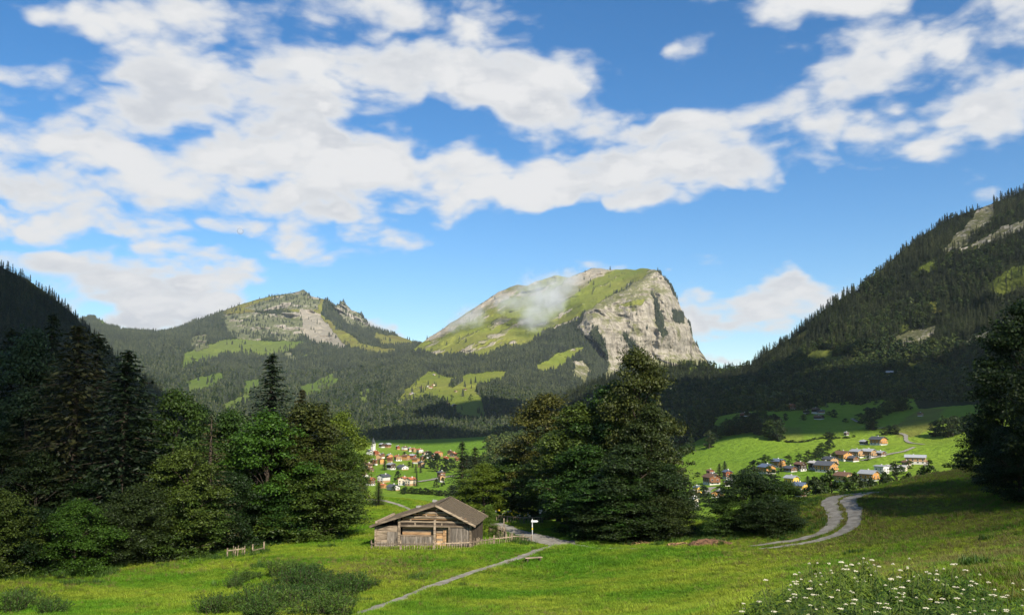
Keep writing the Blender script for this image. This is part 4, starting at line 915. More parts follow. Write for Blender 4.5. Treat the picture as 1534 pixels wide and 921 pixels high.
fence([off(552, 752), off(562, 752.5)], 'small grey wicket gate by the path above the valley', .15, (1.15, 1.45), .9, .03, name='wicket_gate')
fence([off(340, 835), off(352, 833.5), off(366, 831.5)], 'broken cattle fence of a few posts in the damp meadow', 1.0, (.9, 1.2), .72, .05, 1.5, name='pasture_fence', drop=.6)
fence([off(378, 829), off(395, 825)], 'short fallen fence piece in the grass near wood edge', 1.0, (.6, .8), .35, .1, 1.2, name='pasture_fence', drop=.5)
m_white = pmat('white_paint', (.62, .62, .6), (.52, .52, .5), 6, .5, .1, rnd=.03); m_yel = pmat('yellow_paint', (.75, .58, .04), (.65, .5, .04), 6, .5, .1, rnd=.03); m_metal = pmat('galvanised_post', (.42, .42, .41), (.3, .3, .29), 6, .5, .1, rnd=.05)
p = nhit(797.5, 811); sg = empty('signpost', p); tag(sg, 'hiking signpost with white arrow board beside the path junction', 'signpost')
mb = MB(); mb.tube([(0, 0, -.3), (0, 0, 2.55)], [.05, .05], 8); mb.build('post', m_metal, sg, True)
mb = MB(); mb.add([(-.12,-.06,2.18),(.55,-.06,2.18),(.68,-.06,2.29),(.55,-.06,2.40),(-.12,-.06,2.40),(-.12,-.09,2.18),(.55,-.09,2.18),(.68,-.09,2.29),(.55,-.09,2.40),(-.12,-.09,2.40)], [(0,1,6,5),(1,2,7,6),(2,3,8,7),(3,4,9,8),(4,0,5,9)], [(0,4,1),(1,4,3),(1,3,2),(5,6,9),(6,8,9),(6,7,8)]); mb.build('arrow_board', m_white, sg)
part('waymark', m_yel, (0, -.06, 1.45), (.11, .02, .22), sg, jit=0); part('waymark', m_white, (0, -.058, 1.75), (.10, .02, .16), sg, jit=0)
p = nhit(755, 808); wp = link('wooden_post', MB().box((0, 0, 1.15), (.14, .14, 2.5), None, .02).mesh('wooden_post', m_wood), None, p); tag(wp, 'bare upright wooden post between barn fence and path', 'post')
p = nhit(810, 784.5); sg = empty('notice_sign', p); tag(sg, 'white notice sign at the end of garden fence', 'sign')
mb = MB(); mb.tube([(0, 0, -.3), (0, 0, 1.9)], [.04, .04], 8); mb.build('post', m_woodd, sg); part('panel', m_white, (0, -.06, 1.7), (.42, .03, .55), sg, jit=0)
p = nhit(799, 842); bn = empty('bench', p, R(18)); tag(bn, 'low weathered plank bench standing in the grass', 'bench')
for y in (-.16, .02, .20): part('seat_plank', m_wood, (0, y, .46), (1.75, .165, .05), bn, jit=.01)
for x in (-.65, .65): part('leg', m_woodd, (x, .02, .2), (.14, .42, .5), bn)

# ------------------------------------------------------------------ houses
def flat(name, c, rough=.8, c2=None, sc=1.5, st=(1, 1, 1)): return pmat(name, c, c2 or tuple(x * .72 for x in c), sc, rough, .15, st, .12)
HM = dict(orange=flat('larch_cladding', (.48, .24, .075), st=(1, 1, 6)), yellow=flat('yellow_render', (.62, .40, .07)), brown=flat('brown_timber', (.16, .075, .035), st=(1, 1, 6)), dark=flat('dark_timber', (.055, .035, .022), st=(1, 1, 6)),
          tan=flat('tan_timber', (.36, .22, .11), st=(1, 1, 6)), white=flat('white_render', (.62, .59, .54)), cream=flat('cream_render', (.62, .52, .38)), red=flat('red_timber', (.25, .07, .03), st=(1, 1, 6)))
RM_ = dict(grey=flat('grey_roof', (.30, .31, .33), .6), slate=flat('dark_roof', (.075, .08, .09), .6), brown=flat('brown_tiles', (.15, .085, .055)), red=flat('red_tiles', (.36, .13, .06)), blue=flat('blue_grey_roof', (.10, .13, .19), .5), pale=flat('pale_roof', (.42, .40, .38), .7))
m_pane, _g = newmat('window_glass'); fin(_g, (.02, .025, .03, 1), .08, spec=.8)
m_frame = flat('window_frame', (.6, .58, .54))
def house(px, py, wpx, wall, rf, rz=30, label='', group=None, storey=2, base='white', d=1.25, pitch=.46, detail=2, zf=None, name='house', cat='house', pt=None):
    p = vhit(px, py) if pt is None else pt; rz = R(rz); k = abs(math.cos(rz)) + d * abs(math.sin(rz)); w = wpx / FPX * p[1] / k; D = w * d
    o = empty(name, (p[0], p[1], p[2] - .15), rz); tag(o, label, cat, group)
    hs = 1.7 if storey > 1 else .7; hw = hs + (3.3 if storey > 1 else 2.0); hr = hw + pitch * w / 2
    def bx(nm, c, s, m, par=o): return MB().box(c, s).build(nm, m, par)
    bx('ground_floor', (0, 0, hs / 2 - .6), (w * .985, D * .985, hs + 1.2), HM[base])
    mb = MB(); x = w / 2; y = D / 2
    mb.add([(-x,-y,hs),(x,-y,hs),(x,-y,hw),(0,-y,hr),(-x,-y,hw),(-x,y,hs),(x,y,hs),(x,y,hw),(0,y,hr),(-x,y,hw)], [(1,6,7,2),(5,0,4,9),(0,5,6,1),(2,7,8,3),(3,8,9,4)], [(0,1,2),(0,2,4),(4,2,3),(6,5,9),(6,9,7),(7,9,8)])
    mb.build('upper_wall', HM[wall], o)
    mb = MB(); e = w * .10 + .2; t = .28; sx = x + e; zl = hw - pitch * e; yy = y + e * .8
    for s in (-1, 1):
        mb.add([(s*sx,-yy,zl),(0,-yy,hr),(0,yy,hr),(s*sx,yy,zl),(s*sx,-yy,zl+t),(0,-yy,hr+t),(0,yy,hr+t),(s*sx,yy,zl+t)], [(0,1,2,3),(4,7,6,5),(0,4,5,1),(3,2,6,7),(0,3,7,4)])
    rfo = mb.build('roof', RM_[rf], o)
    bx('chimney', (w * .16, D * .1, hr + .1), (.7, .7, 1.5), HM['white'], rfo)
    if detail:
        nn = max(2, int(w / 2.6)); wins = []
        for lev, z in enumerate((1.35, hs + 1.35) if storey > 1 else (hs + .9,)):
            for i in range(nn): wins.append((-x + w * (i + .5) / nn, -y, z, 0))
            m_ = max(2, int(D / 3.0))
            if detail > 1:
                for i in range(m_): wins.append((-x, -y + D * (i + .5) / m_, z, 1)); wins.append((x, -y + D * (i + .5) / m_, z, 1))
        if storey > 1: wins.append((0, -y, hw + .7, 0))
        for (a, b, z, sd) in wins:
            wn = bx('window', (a, b, z), (1.15, .16, 1.25) if sd == 0 else (.16, 1.15, 1.25), m_frame)
            bx('pane', (a, b - .06, z) if sd == 0 else (a + (.06 if a > 0 else -.06), b, z), (.95, .12, 1.05) if sd == 0 else (.12, .95, 1.05), m_pane, wn)
        if detail > 1 and storey > 1 and wall in ('orange', 'tan', 'yellow', 'brown'): bx('balcony', (0, -y - .55, hs + .45), (w * .9, 1.0, .95), HM[wall])
    return o
GH = 'houses of the hamlet on the sunlit terrace'
for (a, b, w, wl, rf, rz, st, lab) in [
    (1316, 666, 23, 'orange', 'slate', 32, 2, 'farmhouse with dark roof standing alone above the terrace hamlet'), (1294, 665.5, 11, 'dark', 'grey', 30, 1, 'small dark shed beside the lone farmhouse'),
    (1284, 685, 18, 'tan', 'grey', 28, 2, 'grey-roofed timber house, lower end of the row above bright field'), (1302, 684.5, 19, 'tan', 'grey', 35, 2, 'steep-gabled timber house, middle of the row above bright field'), (1319, 682.5, 14, 'brown', 'grey', 25, 1, 'low timber house, upper end of the row above bright field'),
    (1263, 689, 25, 'orange', 'brown', 22, 2, 'broad orange timber house with brown roof above bright field'), (1277, 690.5, 17, 'brown', 'slate', 25, 1, 'low brown barn in front of the broad orange house'),
    (1302, 720, 28, 'orange', 'grey', 38, 2, 'orange gabled house with grey metal roof behind the brow trees'), (1265, 723, 26, 'tan', 'brown', 25, 2, 'wide brown-roofed house half hidden by the brow trees'), (1358, 697, 11, 'tan', 'brown', 20, 1, 'small timber shed beside the long farm building'),
    (1166, 700, 19, 'orange', 'blue', 33, 2, 'small orange house with blue-grey roof at the meadow foot'), (1184, 706, 18, 'brown', 'slate', 28, 1, 'long brown house with white ground floor in the hamlet'), (1199, 705, 16, 'dark', 'brown', 25, 2, 'dark timber house with white-framed windows in the hamlet'),
    (1219, 703, 14, 'dark', 'pale', 25, 2, 'dark house with pale roof beside the tall garden conifer'), (1238, 706, 32, 'orange', 'slate', 40, 2, 'large orange house with wide dark roof facing bright field'), (1149, 709, 22, 'orange', 'blue', 20, 2, 'orange house under long blue roof behind the garden trees'),
    (1244, 697, 20, 'tan', 'slate', 22, 2, 'house with slate roof and white chimney behind large orange house'), (1186, 727, 20, 'yellow', 'grey', 35, 2, 'yellow house with grey roof just above the yellow gabled house'), (1199, 739, 24, 'yellow', 'blue', 36, 2, 'bright yellow gabled house closest to the gravel track'), (1200, 743.5, 14, 'red', 'brown', 30, 1, 'low reddish shed below the bright yellow gabled house'),
    (1066, 725, 22, 'brown', 'brown', 15, 2, 'long dark brown farmhouse at the lower end of the hamlet'), (1093, 727, 17, 'dark', 'grey', -12, 1, 'dark barn with grey-green roof beside the long brown farmhouse'), (1090, 717, 12, 'red', 'blue', 10, 2, 'reddish house with dark blue roof behind the grey-green barn'),
    (1064, 710, 10, 'red', 'brown', 20, 1, 'little red shed on the lower meadow edge'), (1069, 715, 8, 'cream', 'pale', 15, 1, 'small pale-roofed hut below the little red shed'), (1075, 744, 22, 'orange', 'grey', -25, 1, 'orange bungalow with grey roof below the curving lane'),
    (1044, 742, 10, 'yellow', 'blue', 45, 2, 'narrow yellow house at the grove edge'), (1040, 761, 11, 'cream', 'grey', 20, 2, 'pale house lowest of the hamlet beside the grove'), (1038, 750, 10, 'tan', 'brown', 25, 2, 'tan house between narrow yellow house and lowest pale house')]:
    house(a, b, w, wl, rf, rz, lab, GH, st)
house(1372, 694, 31, 'tan', 'grey', 62, 'long white-walled farm building with grey roof and dark gable', GH, 2, d=1.8, pitch=.38, name='farm_building', cat='farm')
o = house(1321, 709, 19, 'white', 'grey', 30, 'modern glazed house with pale flat-pitched roof', GH, 2, pitch=.2)
house(1344, 705, 30, 'cream', 'pale', 55, 'low hall under a broad pale grey roof', GH, 1, d=1.6, pitch=.35, name='hall', cat='hall')
GU = 'farms on the steep upper meadow'
for (a, b, w, wl, rf, rz, st, lab) in [(1183, 614, 17, 'brown', 'red', 25, 2, 'farmhouse with bright red roof at the forest edge'), (1208, 619, 8, 'dark', 'brown', 20, 1, 'small white-based hut beside the upper farm pair'), (1222, 619, 11, 'dark', 'brown', 28, 2, 'dark gabled farmhouse, higher of the upper farm pair'), (1231, 619, 10, 'tan', 'slate', 60, 1, 'low annex joined to the higher dark farmhouse'),
    (1227, 627.5, 14, 'dark', 'brown', 35, 1, 'dark barn below the upper farm pair'), (1115, 623, 11, 'red', 'brown', 12, 1, 'long red barn at the forest edge of upper meadow'), (1123, 622.5, 4.5, 'white', 'slate', 20, 1, 'tiny white hut at the end of red barn'), (1268, 652, 6, 'brown', 'pale', 20, 1, 'field hut on the hedge line'), (1379, 623, 7, 'tan', 'brown', 20, 1, 'field hut on the dry pasture')]:
    house(a, b, w, wl, rf, rz, lab, GU, st, detail=1, name='farmhouse' if st > 1 else 'barn', cat='farmhouse' if st > 1 else 'barn')
GV = 'houses of the far valley village'
random.seed(9)
LV = [(572,670,9),(581,670,9),(563,682,8),(566,680.5,7),(596,673,6),(606,674.5,8),(614,676,6),(620,677,7),(629,678.5,10),(636,681,7),(641,682.5,8),(657,683.5,12),(668,688,8),(679,684.5,10),(568,688,8),(573,686,7),(584,687.5,9),(584,692,8),(596,690,12),(608,689,11),(618,688,10),(623,694,11),(633,690,7),(641,687,8),(650,689,7),(631,700,10),(603,703,17),(586,703,13),(571,695,9),(558,696,8),(563,696.5,5),(551,703,12),(555,706,10),(554,727,15),(575,722,17),(589,734,19),(604,726,13),(615,727,15),(661,716,12),(661,722,9),(538,739,9),(574,731,9),(546,697,8),(649,683,6),(674,681,7),(685,690,8),(543,712,10),(548,716,9)]
NAMES = {'orange': 'larch-clad', 'tan': 'tan timber', 'brown': 'brown timber', 'white': 'white-walled', 'cream': 'cream-walled', 'dark': 'dark timber', 'yellow': 'yellow', 'red': 'red timber'}
for i, (a, b, w) in enumerate(LV):
    wl = random.choice(('orange', 'tan', 'brown', 'brown', 'white', 'tan', 'brown', 'dark', 'red')); rf = random.choice(('brown', 'slate', 'brown', 'red', 'grey'))
    if i in (34, 35): wl, rf = 'white', 'slate'
    if i in (36, 37): wl, rf = 'cream', 'red'
    lab = 'small %s house with %s roof in the valley village' % (NAMES[wl], {'brown': 'brown', 'slate': 'slate-dark', 'red': 'red', 'grey': 'grey'}[rf])
    house(a, b, w * 1.05, wl, rf, random.choice((-35, 25, 40, 30, 60, -15)), lab, GV, 2 if random.random() < .75 else 1, base='white' if i % 3 == 0 else 'tan', detail=1 if w > 9 else 0)
# village church
p = vhit(554, 681); ch = house(553, 681, 8, 'white', 'slate', 55, 'white village church with pointed tower', None, 2, d=1.6, pitch=.8, detail=1, name='church', cat='church')
s = p[1] / FPX; MB().box((7, 0, 6.5), (4, 4, 15)).build('tower', HM['white'], ch)
mb = MB(); mb.add([(4.8,-2.2,14),(9.2,-2.2,14),(9.2,2.2,14),(4.8,2.2,14),(7,0,21)], [(0,3,2,1)], [(0,1,4),(1,2,4),(2,3,4),(3,0,4)]); mb.build('spire', RM_['slate'], ch)
# alpine huts on the bright alp of the far slope
def kan_pt(px, py):
    d = (kan['PX'] - px) ** 2 + (kan['PY'] - py) ** 2; i = np.unravel_index(np.argmin(d), d.shape); return kan['G'][:kan['nv']][i]
for (a, b, w, wl, rf) in [(642,579,4,'white','brown'),(646,581,5,'tan','red'),(631,580.5,4,'tan','brown'),(649,577,4,'cream','red'),(617,590,6,'tan','pale'),(661,601.5,6,'brown','slate'),(667,603,5,'orange','brown'),(680,608,7,'dark','pale'),(683,587,4,'tan','brown'),(697,584,4,'brown','brown'),(651,562,4,'tan','pale'),(670,606,4,'brown','slate')]:
    house(a, b, w * 1.3, wl, rf, random.choice((20, 40, -20)), 'tiny %s hut with %s roof on the far alpine pasture' % (NAMES[wl], rf), 'huts on the far alp', 1, detail=0, pt=kan_pt(a, b), name='alpine_hut', cat='hut')
def rm_pt(px, py):
    d = (rm['PX'] - px) ** 2 + (rm['PY'] - py) ** 2; i = np.unravel_index(np.argmin(d), d.shape); return rm['G'][:rm['nv']][i]
house(1332, 566, 17, 'tan', 'pale', 60, 'pale-roofed barn in a forest clearing on the mountainside', None, 1, d=1.8, detail=0, pt=rm_pt(1332, 566) + (0, -12, 4), name='barn', cat='barn')

# ------------------------------------------------------------------ garden, shrubs, heaps
def tufts(n, h, rad, w, bend=.5, seed=0, seg=2):
    rs = np.random.default_rng(seed); V = []; F = []
    for i in range(n):
        a = rs.uniform(0, 6.28); r = rad * rs.uniform(0, 1) ** .6; hh = h * rs.uniform(.55, 1.1); b = rs.uniform(0, 6.28); d = np.array([math.cos(b), math.sin(b), 0]); sd = np.array([-d[1], d[0], 0]) * w * rs.uniform(.6, 1.2)
        o = np.array([math.cos(a) * r, math.sin(a) * r, -.03]); k = len(V)
        m = o + np.array([0, 0, hh * .6]) + d * hh * bend * .25; t = o + np.array([0, 0, hh]) + d * hh * bend * rs.uniform(.5, 1.1)
        V += [o - sd / 2, o + sd / 2, m + sd / 2, m - sd / 2, t]; F.append((k, k + 1, k + 2, k + 3)); F.append((k + 3, k + 2, k + 4, k + 4))
    V = np.array(V); Q = np.array([f for f in F if f[2] != f[3]]); T = np.array([f[:3] for f in F if f[2] == f[3]])
    return V, [Q, T]
def grassmat():
    m, g = newmat('grass_blades'); P = coords(g); isl = g.n('ShaderNodeNewGeometry').outputs['Random Per Island']; oi = g.n('ShaderNodeObjectInfo').outputs['Random']
    c = g.mix(g.ramp(g.noise(P, .11, 4, .6), .36, .64), (.090, .205, .009, 1), (.235, .290, .024, 1))
    c = g.mix(g.math('MULTIPLY', g.ramp(g.noise(P, .45, 4, .6), .5, .68), .6), c, (.055, .115, .008, 1))
    c = g.n('ShaderNodeHueSaturation', {'Value': g.math('MULTIPLY', g.ramp(isl, 0, 1, .75, 1.25, 'LINEAR'), g.ramp(oi, 0, 1, .8, 1.25, 'LINEAR')), 'Color': c}).outputs[0]
    d = g.n('ShaderNodeBsdfPrincipled', {'Base Color': c, 'Roughness': .6, 'Specular IOR Level': .2}); t = g.n('ShaderNodeBsdfTranslucent', {'Color': c})
    g.n('ShaderNodeOutputMaterial', {0: g.n('ShaderNodeMixShader', {0: .4, 1: d.outputs[0], 2: t.outputs[0]}).outputs[0]}); return m
m_gr = grassmat()
m_gd = leafmat('dry_grass_blades', (.17, .135, .045), (.12, .12, .03), .3, .02, .3, .3)
m_gk = leafmat('rank_weeds', (.030, .070, .010), (.055, .105, .014), .35, .02, .35, .3)
def coll(name, items, mat):
    c = bpy.data.collections.new(name)
    for i, (V, F) in enumerate(items): c.objects.link(hidden_proto(name, mesh_np(name, V, F, mat)))
    return c
c_gr = coll('grass_tufts', [tufts(26, .30, .42, .035, .8, 1), tufts(30, .22, .5, .035, 1.0, 2), tufts(24, .42, .38, .03, .7, 3), tufts(30, .26, .5, .04, 1.0, 4)], m_gr)
c_gd = coll('dry_grass_tufts', [tufts(22, .45, .35, .025, .7, 5), tufts(22, .35, .4, .025, .9, 6), tufts(22, .5, .3, .025, .6, 7), tufts(22, .4, .4, .025, .8, 8)], m_gd)
c_gk = coll('weed_tufts', [tufts(26, .6, .45, .05, .5, 9), tufts(26, .8, .4, .05, .45, 10), tufts(24, .5, .5, .06, .7, 11), tufts(26, .7, .45, .05, .5, 12)], m_gk)
def keep(P):
    k = np.ones(len(P), bool)
    for S, hw in PATHS:
        d2 = np.full(len(P), 1e9)
        for q, h_ in zip(S, hw): d2 = np.minimum(d2, np.hypot(P[:, 0] - q[0], P[:, 1] - q[1]) - h_)
        k &= d2 > .06 + .22 * fbm(P / 1.3, 2, 7)
    c, s = math.cos(R(7)), math.sin(R(7)); dx = P[:, 0] - bl[0]; dy = P[:, 1] - bl[1]; lx = dx * c - dy * s; ly = dx * s + dy * c
    return k & ~((lx > -.1) & (lx < BARN_W + .1) & (ly > -.15) & (ly < BARN_D + .1))
def ground_pts(n):
    """points over the meadow, denser where it is nearer"""
    Y = 40 + 120 * rng.uniform(0, 1, n) ** 1.25; a = rng.uniform(-.64, .64, n); X = a * Y; Z = near_z(X, Y)
    return np.stack([X, Y, Z], -1)
P = ground_pts(150000); P = P[keep(P)]; C = cov_near(np.zeros(len(P)), 0, P); n1 = fbm(P / 6., 3, 131); n2 = fbm(P / 2.5, 3, 133)
dryk = rng.uniform(0, 1, len(P)) < np.clip(C[:, 2] * .7 + .012, 0, 1) ; woods = C[:, 0] > .35; sc_ = (.55 + .5 * np.clip(n1 + .3, 0, 1) + .25 * n2)
k = ~dryk & (~woods | (rng.uniform(0, 1, len(P)) < .2))
scatter('grass', P[k], sc_[k], c_gr, 'lush green grass of the sloping meadow', tilt=.12)
k = dryk & ~woods; scatter('dry_grass', P[k], sc_[k], c_gd, 'straw-coloured tall grass among the green', tilt=.15)
# rank growth: damp hollow, path sides and wood edge
Q = ground_pts(60000); Q = Q[keep(Q)]; px, py = to_px(Q[:, 0], Q[:, 1], Q[:, 2]); nn = fbm(Q / 4., 3, 141)
wk = (inpoly(px, py, [(300,800),(380,785),(430,790),(400,830),(330,838),(280,845)]) * (nn > -.15)) | ((C := cov_near(px * 0, 0, Q))[:, 0] > .25) & (nn > .0) | (nn > .56) | (inpoly(px, py, [(760,800),(800,806),(802,818),(765,815)])) | (inpoly(px, py, [(820,795),(1130,800),(1140,818),(1000,812),(900,812),(840,805)]) & (nn > -.1)) | (inpoly(px, py, [(1060,800),(1230,745),(1240,760),(1250,790),(1180,808),(1060,818)]) & (nn > -.2))
scatter('weeds', Q[wk], rng.uniform(.45, .85, wk.sum()), c_gk, 'rank dark weeds in damp and shady patches of the meadow', tilt=.15)

def shrub_upright(seed, H, Rr, nst, nl, ls, asp=.3):
    rs = np.random.default_rng(seed); CC = []; NN = []; UU = []; mb = MB()
    for i in range(nst):
        a = rs.uniform(0, 6.28); r = Rr * rs.uniform(.1, 1) ** .7; b = np.array([math.cos(a) * r * .55, math.sin(a) * r * .55, 0]); t = np.array([math.cos(a) * r, math.sin(a) * r, H * rs.uniform(.65, 1.0) * (1 - .25 * (r / Rr) ** 2)])
        mb.tube([tuple(b - [0, 0, .1]), tuple((b + t) / 2 + rs.normal(size=3) * .05), tuple(t)], [.018, .012, .004], 4, False)
        m = nl; s = rs.uniform(.12, 1.02, m)[:, None]; c = b + (t - b) * s + rs.normal(size=(m, 3)) * .09
        CC.append(c); NN.append(rs.normal(size=(m, 3)) + [0, 0, .3]); UU.append(np.tile([math.cos(a) * .4, math.sin(a) * .4, .9], (m, 1)))
    V, F = leaf_quads(np.concatenate(CC), np.concatenate(NN), ls, asp, .05, np.concatenate(UU))
    return mb, V, F
wil = [tree_mesh(shrub_upright(80 + i, 1.9, 1.5, 60, 34, .10), m_gk, 'willow%d' % i) for i in range(3)]
random.seed(31)
WS = [(360,872,.8),(375,868,.8),(350,880,.7),(422,862,1.1),(445,860,1.2),(465,868,1.2),(430,872,1.2),(480,872,1.1),(450,884,1.2),(505,880,1.1),(535,886,1.0),(548,880,.9),(520,892,1.1),(490,892,1.2),(470,902,1.2),(440,905,1.2),(500,908,1.2),(420,912,1.1),(380,915,1.1),(345,918,1.0),(315,920,.9),(460,922,1.2),(395,926,1.1),(500,925,1.1),(30,905,.9),(60,908,1.0),(15,916,1.0),(80,918,.9),(430,893,1.0),(405,900,.9)]
for (a, b, s) in WS:
    p = nhit(a, b); i = random.randrange(3); o = empty('willow_shrub', p, random.uniform(0, 6.28)); o.scale = (s, s, s * random.uniform(.4, .95))
    link('stems', wil[i][0], o); link('foliage', wil[i][1], o); tag(o, 'dark upright shrub in the thicket on the meadow slope below the path' if a > 200 else 'low dark shrub in the meadow hollow apart from the thicket', 'shrub', 'shrub thicket on the slope' if a > 200 else 'shrubs in the hollow')
# elder plants with pinnate leaves and flat white flower heads
def elder(seed, H=1.5, nst=9):
    rs = np.random.default_rng(seed); st = MB(); CC = []; NN = []; UU = []; fl = []
    for i in range(nst):
        a = rs.uniform(0, 6.28); r = rs.uniform(.1, .75); t = np.array([math.cos(a) * r, math.sin(a) * r, H * rs.uniform(.75, 1.05)]); b = t * [.35, .35, 0]
        st.tube([tuple(b - [0, 0, .2]), tuple(b * .5 + t * .5), tuple(t)], [.02, .016, .008], 5, False)
        for lv in range(6):
            z = .25 + .75 * (lv + rs.uniform(0, .6)) / 6; o = b + (t - b) * z; a0 = rs.uniform(0, 3.14)
            for sd in (0, 1):
                ang = a0 + sd * math.pi + rs.normal() * .2; d = np.array([math.cos(ang), math.sin(ang), 0]); L = rs.uniform(.22, .34); q = np.array([-d[1], d[0], 0])
                for m in range(4):
                    u = (m + 1) / 4; c = o + d * L * u + [0, 0, .10 * u - .20 * u * u]
                    for w in ((-1, 1) if m < 3 else (-1, 1, 0)):
                        dir_ = (d * (.55 if w else 1.0) + q * w * .85); dir_ = dir_ / np.linalg.norm(dir_)
                        CC.append(c + dir_ * .085); NN.append([dir_[0] * .35, dir_[1] * .35, 1.0] + rs.normal(size=3) * .12); UU.append(dir_ + [0, 0, -.35])
        if rs.uniform() < .5: fl.append(t + [0, 0, .05])
    n = len(CC); C = np.array(CC); N = np.array(NN); U = np.array(UU)
    N /= np.linalg.norm(N, axis=1, keepdims=True); T = U - (U * N).sum(1, keepdims=True) * N; T /= np.linalg.norm(T, axis=1, keepdims=True); B = np.cross(N, T); s = rs.uniform(.075, .105, (n, 1))
    V = np.stack([C - T * s, C - T * s * .1 + B * s * .26 - N * .006, C + T * s, C - T * s * .1 - B * s * .26 - N * .006], 1).reshape(-1, 3)
    return st, V, np.arange(4 * n).reshape(n, 4), fl
m_el = leafmat('elder_leaf', (.040, .090, .010), (.105, .150, .018), .35, .02, .3, .15); m_stem = pmat('green_stem', (.08, .11, .03), (.05, .07, .02), 5)
m_fl = pmat('white_blossom', (.55, .51, .39), (.42, .39, .27), 30, .9, .2, rnd=.05)
def umbel(seed, r=.062):
    rs = np.random.default_rng(seed); mb = MB()
    for k in range(26):
        a = rs.uniform(0, 6.28); q = r * math.sqrt(rs.uniform()); c = (math.cos(a) * q, math.sin(a) * q, .03 - q * .25 + rs.uniform(-.006, .006)); e = rs.uniform(.011, .018)
        mb.add([(c[0] - e, c[1], c[2]), (c[0], c[1] - e, c[2]), (c[0] + e, c[1], c[2]), (c[0], c[1] + e, c[2]), (c[0], c[1], c[2] + e * .8)], [], [(0, 1, 4), (1, 2, 4), (2, 3, 4), (3, 0, 4)])
    return mb.mesh('flower_head', m_fl)
UMB = [umbel(i) for i in range(3)]
EP = []
for i in range(4):
    st, V, F, fl = elder(90 + i); EP.append((st.mesh('stems', m_stem), mesh_np('foliage', V, F, m_el), fl))
random.seed(41)
ES = [(px, top, Y) for (px, top, Y) in [(1175,868,22),(1200,858,23),(1225,846,24),(1250,840,25),(1275,838,26),(1300,840,26),(1330,846,27),(1350,846,26),(1380,840,27),(1410,846,26),(1430,848,26),(1450,858,25),(1190,880,20),(1215,868,21),(1245,860,22),(1270,856,22),(1300,858,23),(1335,860,23),(1365,858,23),(1400,862,22),(1430,868,22),(1160,890,20),(1130,902,20),(1200,895,18),(1235,885,19),(1265,880,19),(1300,882,19),(1335,880,19),(1370,882,19),(1405,886,19),(1435,890,18),(1170,908,18),(1250,900,17),(1290,902,17),(1330,902,17),(1370,902,17),(1410,906,17),(1460,880,22),(1495,872,24),(1515,895,20),(1480,905,18)]]
for (a, top, Y) in ES:
    p = at(a, top, Y); z = float(near_z(p[0], p[1])); h = p[2] - z; i = random.randrange(4); sx = random.uniform(.85, 1.1)
    o = empty('elder_plant', (p[0], p[1], z), random.uniform(0, 6.28)); o.scale = (sx, sx, max(.5, h / 1.5))
    link('stems', EP[i][0], o); link('foliage', EP[i][1], o)
    for f in EP[i][2]: link('flower_head', random.choice(UMB), o, tuple(f), random.uniform(0, 6)).scale = (random.choice((.45, .6, .75, 1.0)) * random.uniform(.85, 1.15),) * 2 + (1,)
    tag(o, 'white-flowered elder plant in the dense patch on the near slope' if a < 1455 else 'shaded elder plant apart from the dense flowering patch', 'plant', 'elder patch')
# shrub by the barn and flower garden
o = ntree('b9', 733, 108, 752, 34, 'leafy garden shrub with yellow flowers against the barn corner', None, 'garden_shrub'); o['category'] = 'shrub'
m_yf = pmat('yellow_petals', (.80, .60, .03), (.75, .48, .03), 20, .8, .1, rnd=.1); m_pf = pmat('pale_petals', (.75, .62, .45), (.7, .7, .55), 20, .8, .1, rnd=.1)
def blossom(mat, r):
    mb = MB(); n = 9
    for k in range(n):
        a = 6.283 * k / n; mb.add([(0, -.02, 0), (math.cos(a - .3) * r * .7, -.05, math.sin(a - .3) * r * .7), (math.cos(a) * r, -.03, math.sin(a) * r), (math.cos(a + .3) * r * .7, -.05, math.sin(a + .3) * r * .7)], [(0, 1, 2, 3)])
    return mb.mesh('blossom', mat)
BL = [blossom(m_yf, .17), blossom(m_pf, .15), blossom(m_yf, .12)]
def flower_plant(seed, H):
    mb, V, F = shrub_upright(seed, H, .35, 7, 22, .13, .5); return mb.mesh('stems', m_stem, False), mesh_np('foliage', V, F, m_lb)
FP = [flower_plant(100 + i, (1.1, 1.5, .9)[i]) for i in range(3)]
for (a, b, s) in [(745,778,1.1),(750,774,1.0),(756,778,.9),(762,774,1.0),(768,779,.9),(772,772,1.0),(778,779,.9),(782,774,1.0),(788,780,.9),(748,768,1.2),(758,768,1.1),(770,768,1.0),(784,769,1.0),(792,776,.9),(741,774,1.2),(795,780,.8)]:
    p = nhit(a, b); i = random.randrange(3); o = empty('flower_plant', p, 0); o.scale = (s,) * 3; link('stems', FP[i][0], o); link('foliage', FP[i][1], o)
    for k in range(random.choice((3, 4, 5))): link('blossom', random.choice(BL), o, (random.uniform(-.35, .35), random.uniform(-.35, -.1), random.uniform(.7, 1.25)))
    tag(o, 'flowering garden plant in the bed behind the picket fence', 'plant', 'flower bed plants')
for (x, y, z) in [(-1.2,-1.6,3.9),(.2,-1.7,3.6),(.9,-1.5,3.3),(-.4,-1.8,4.2)]: pass
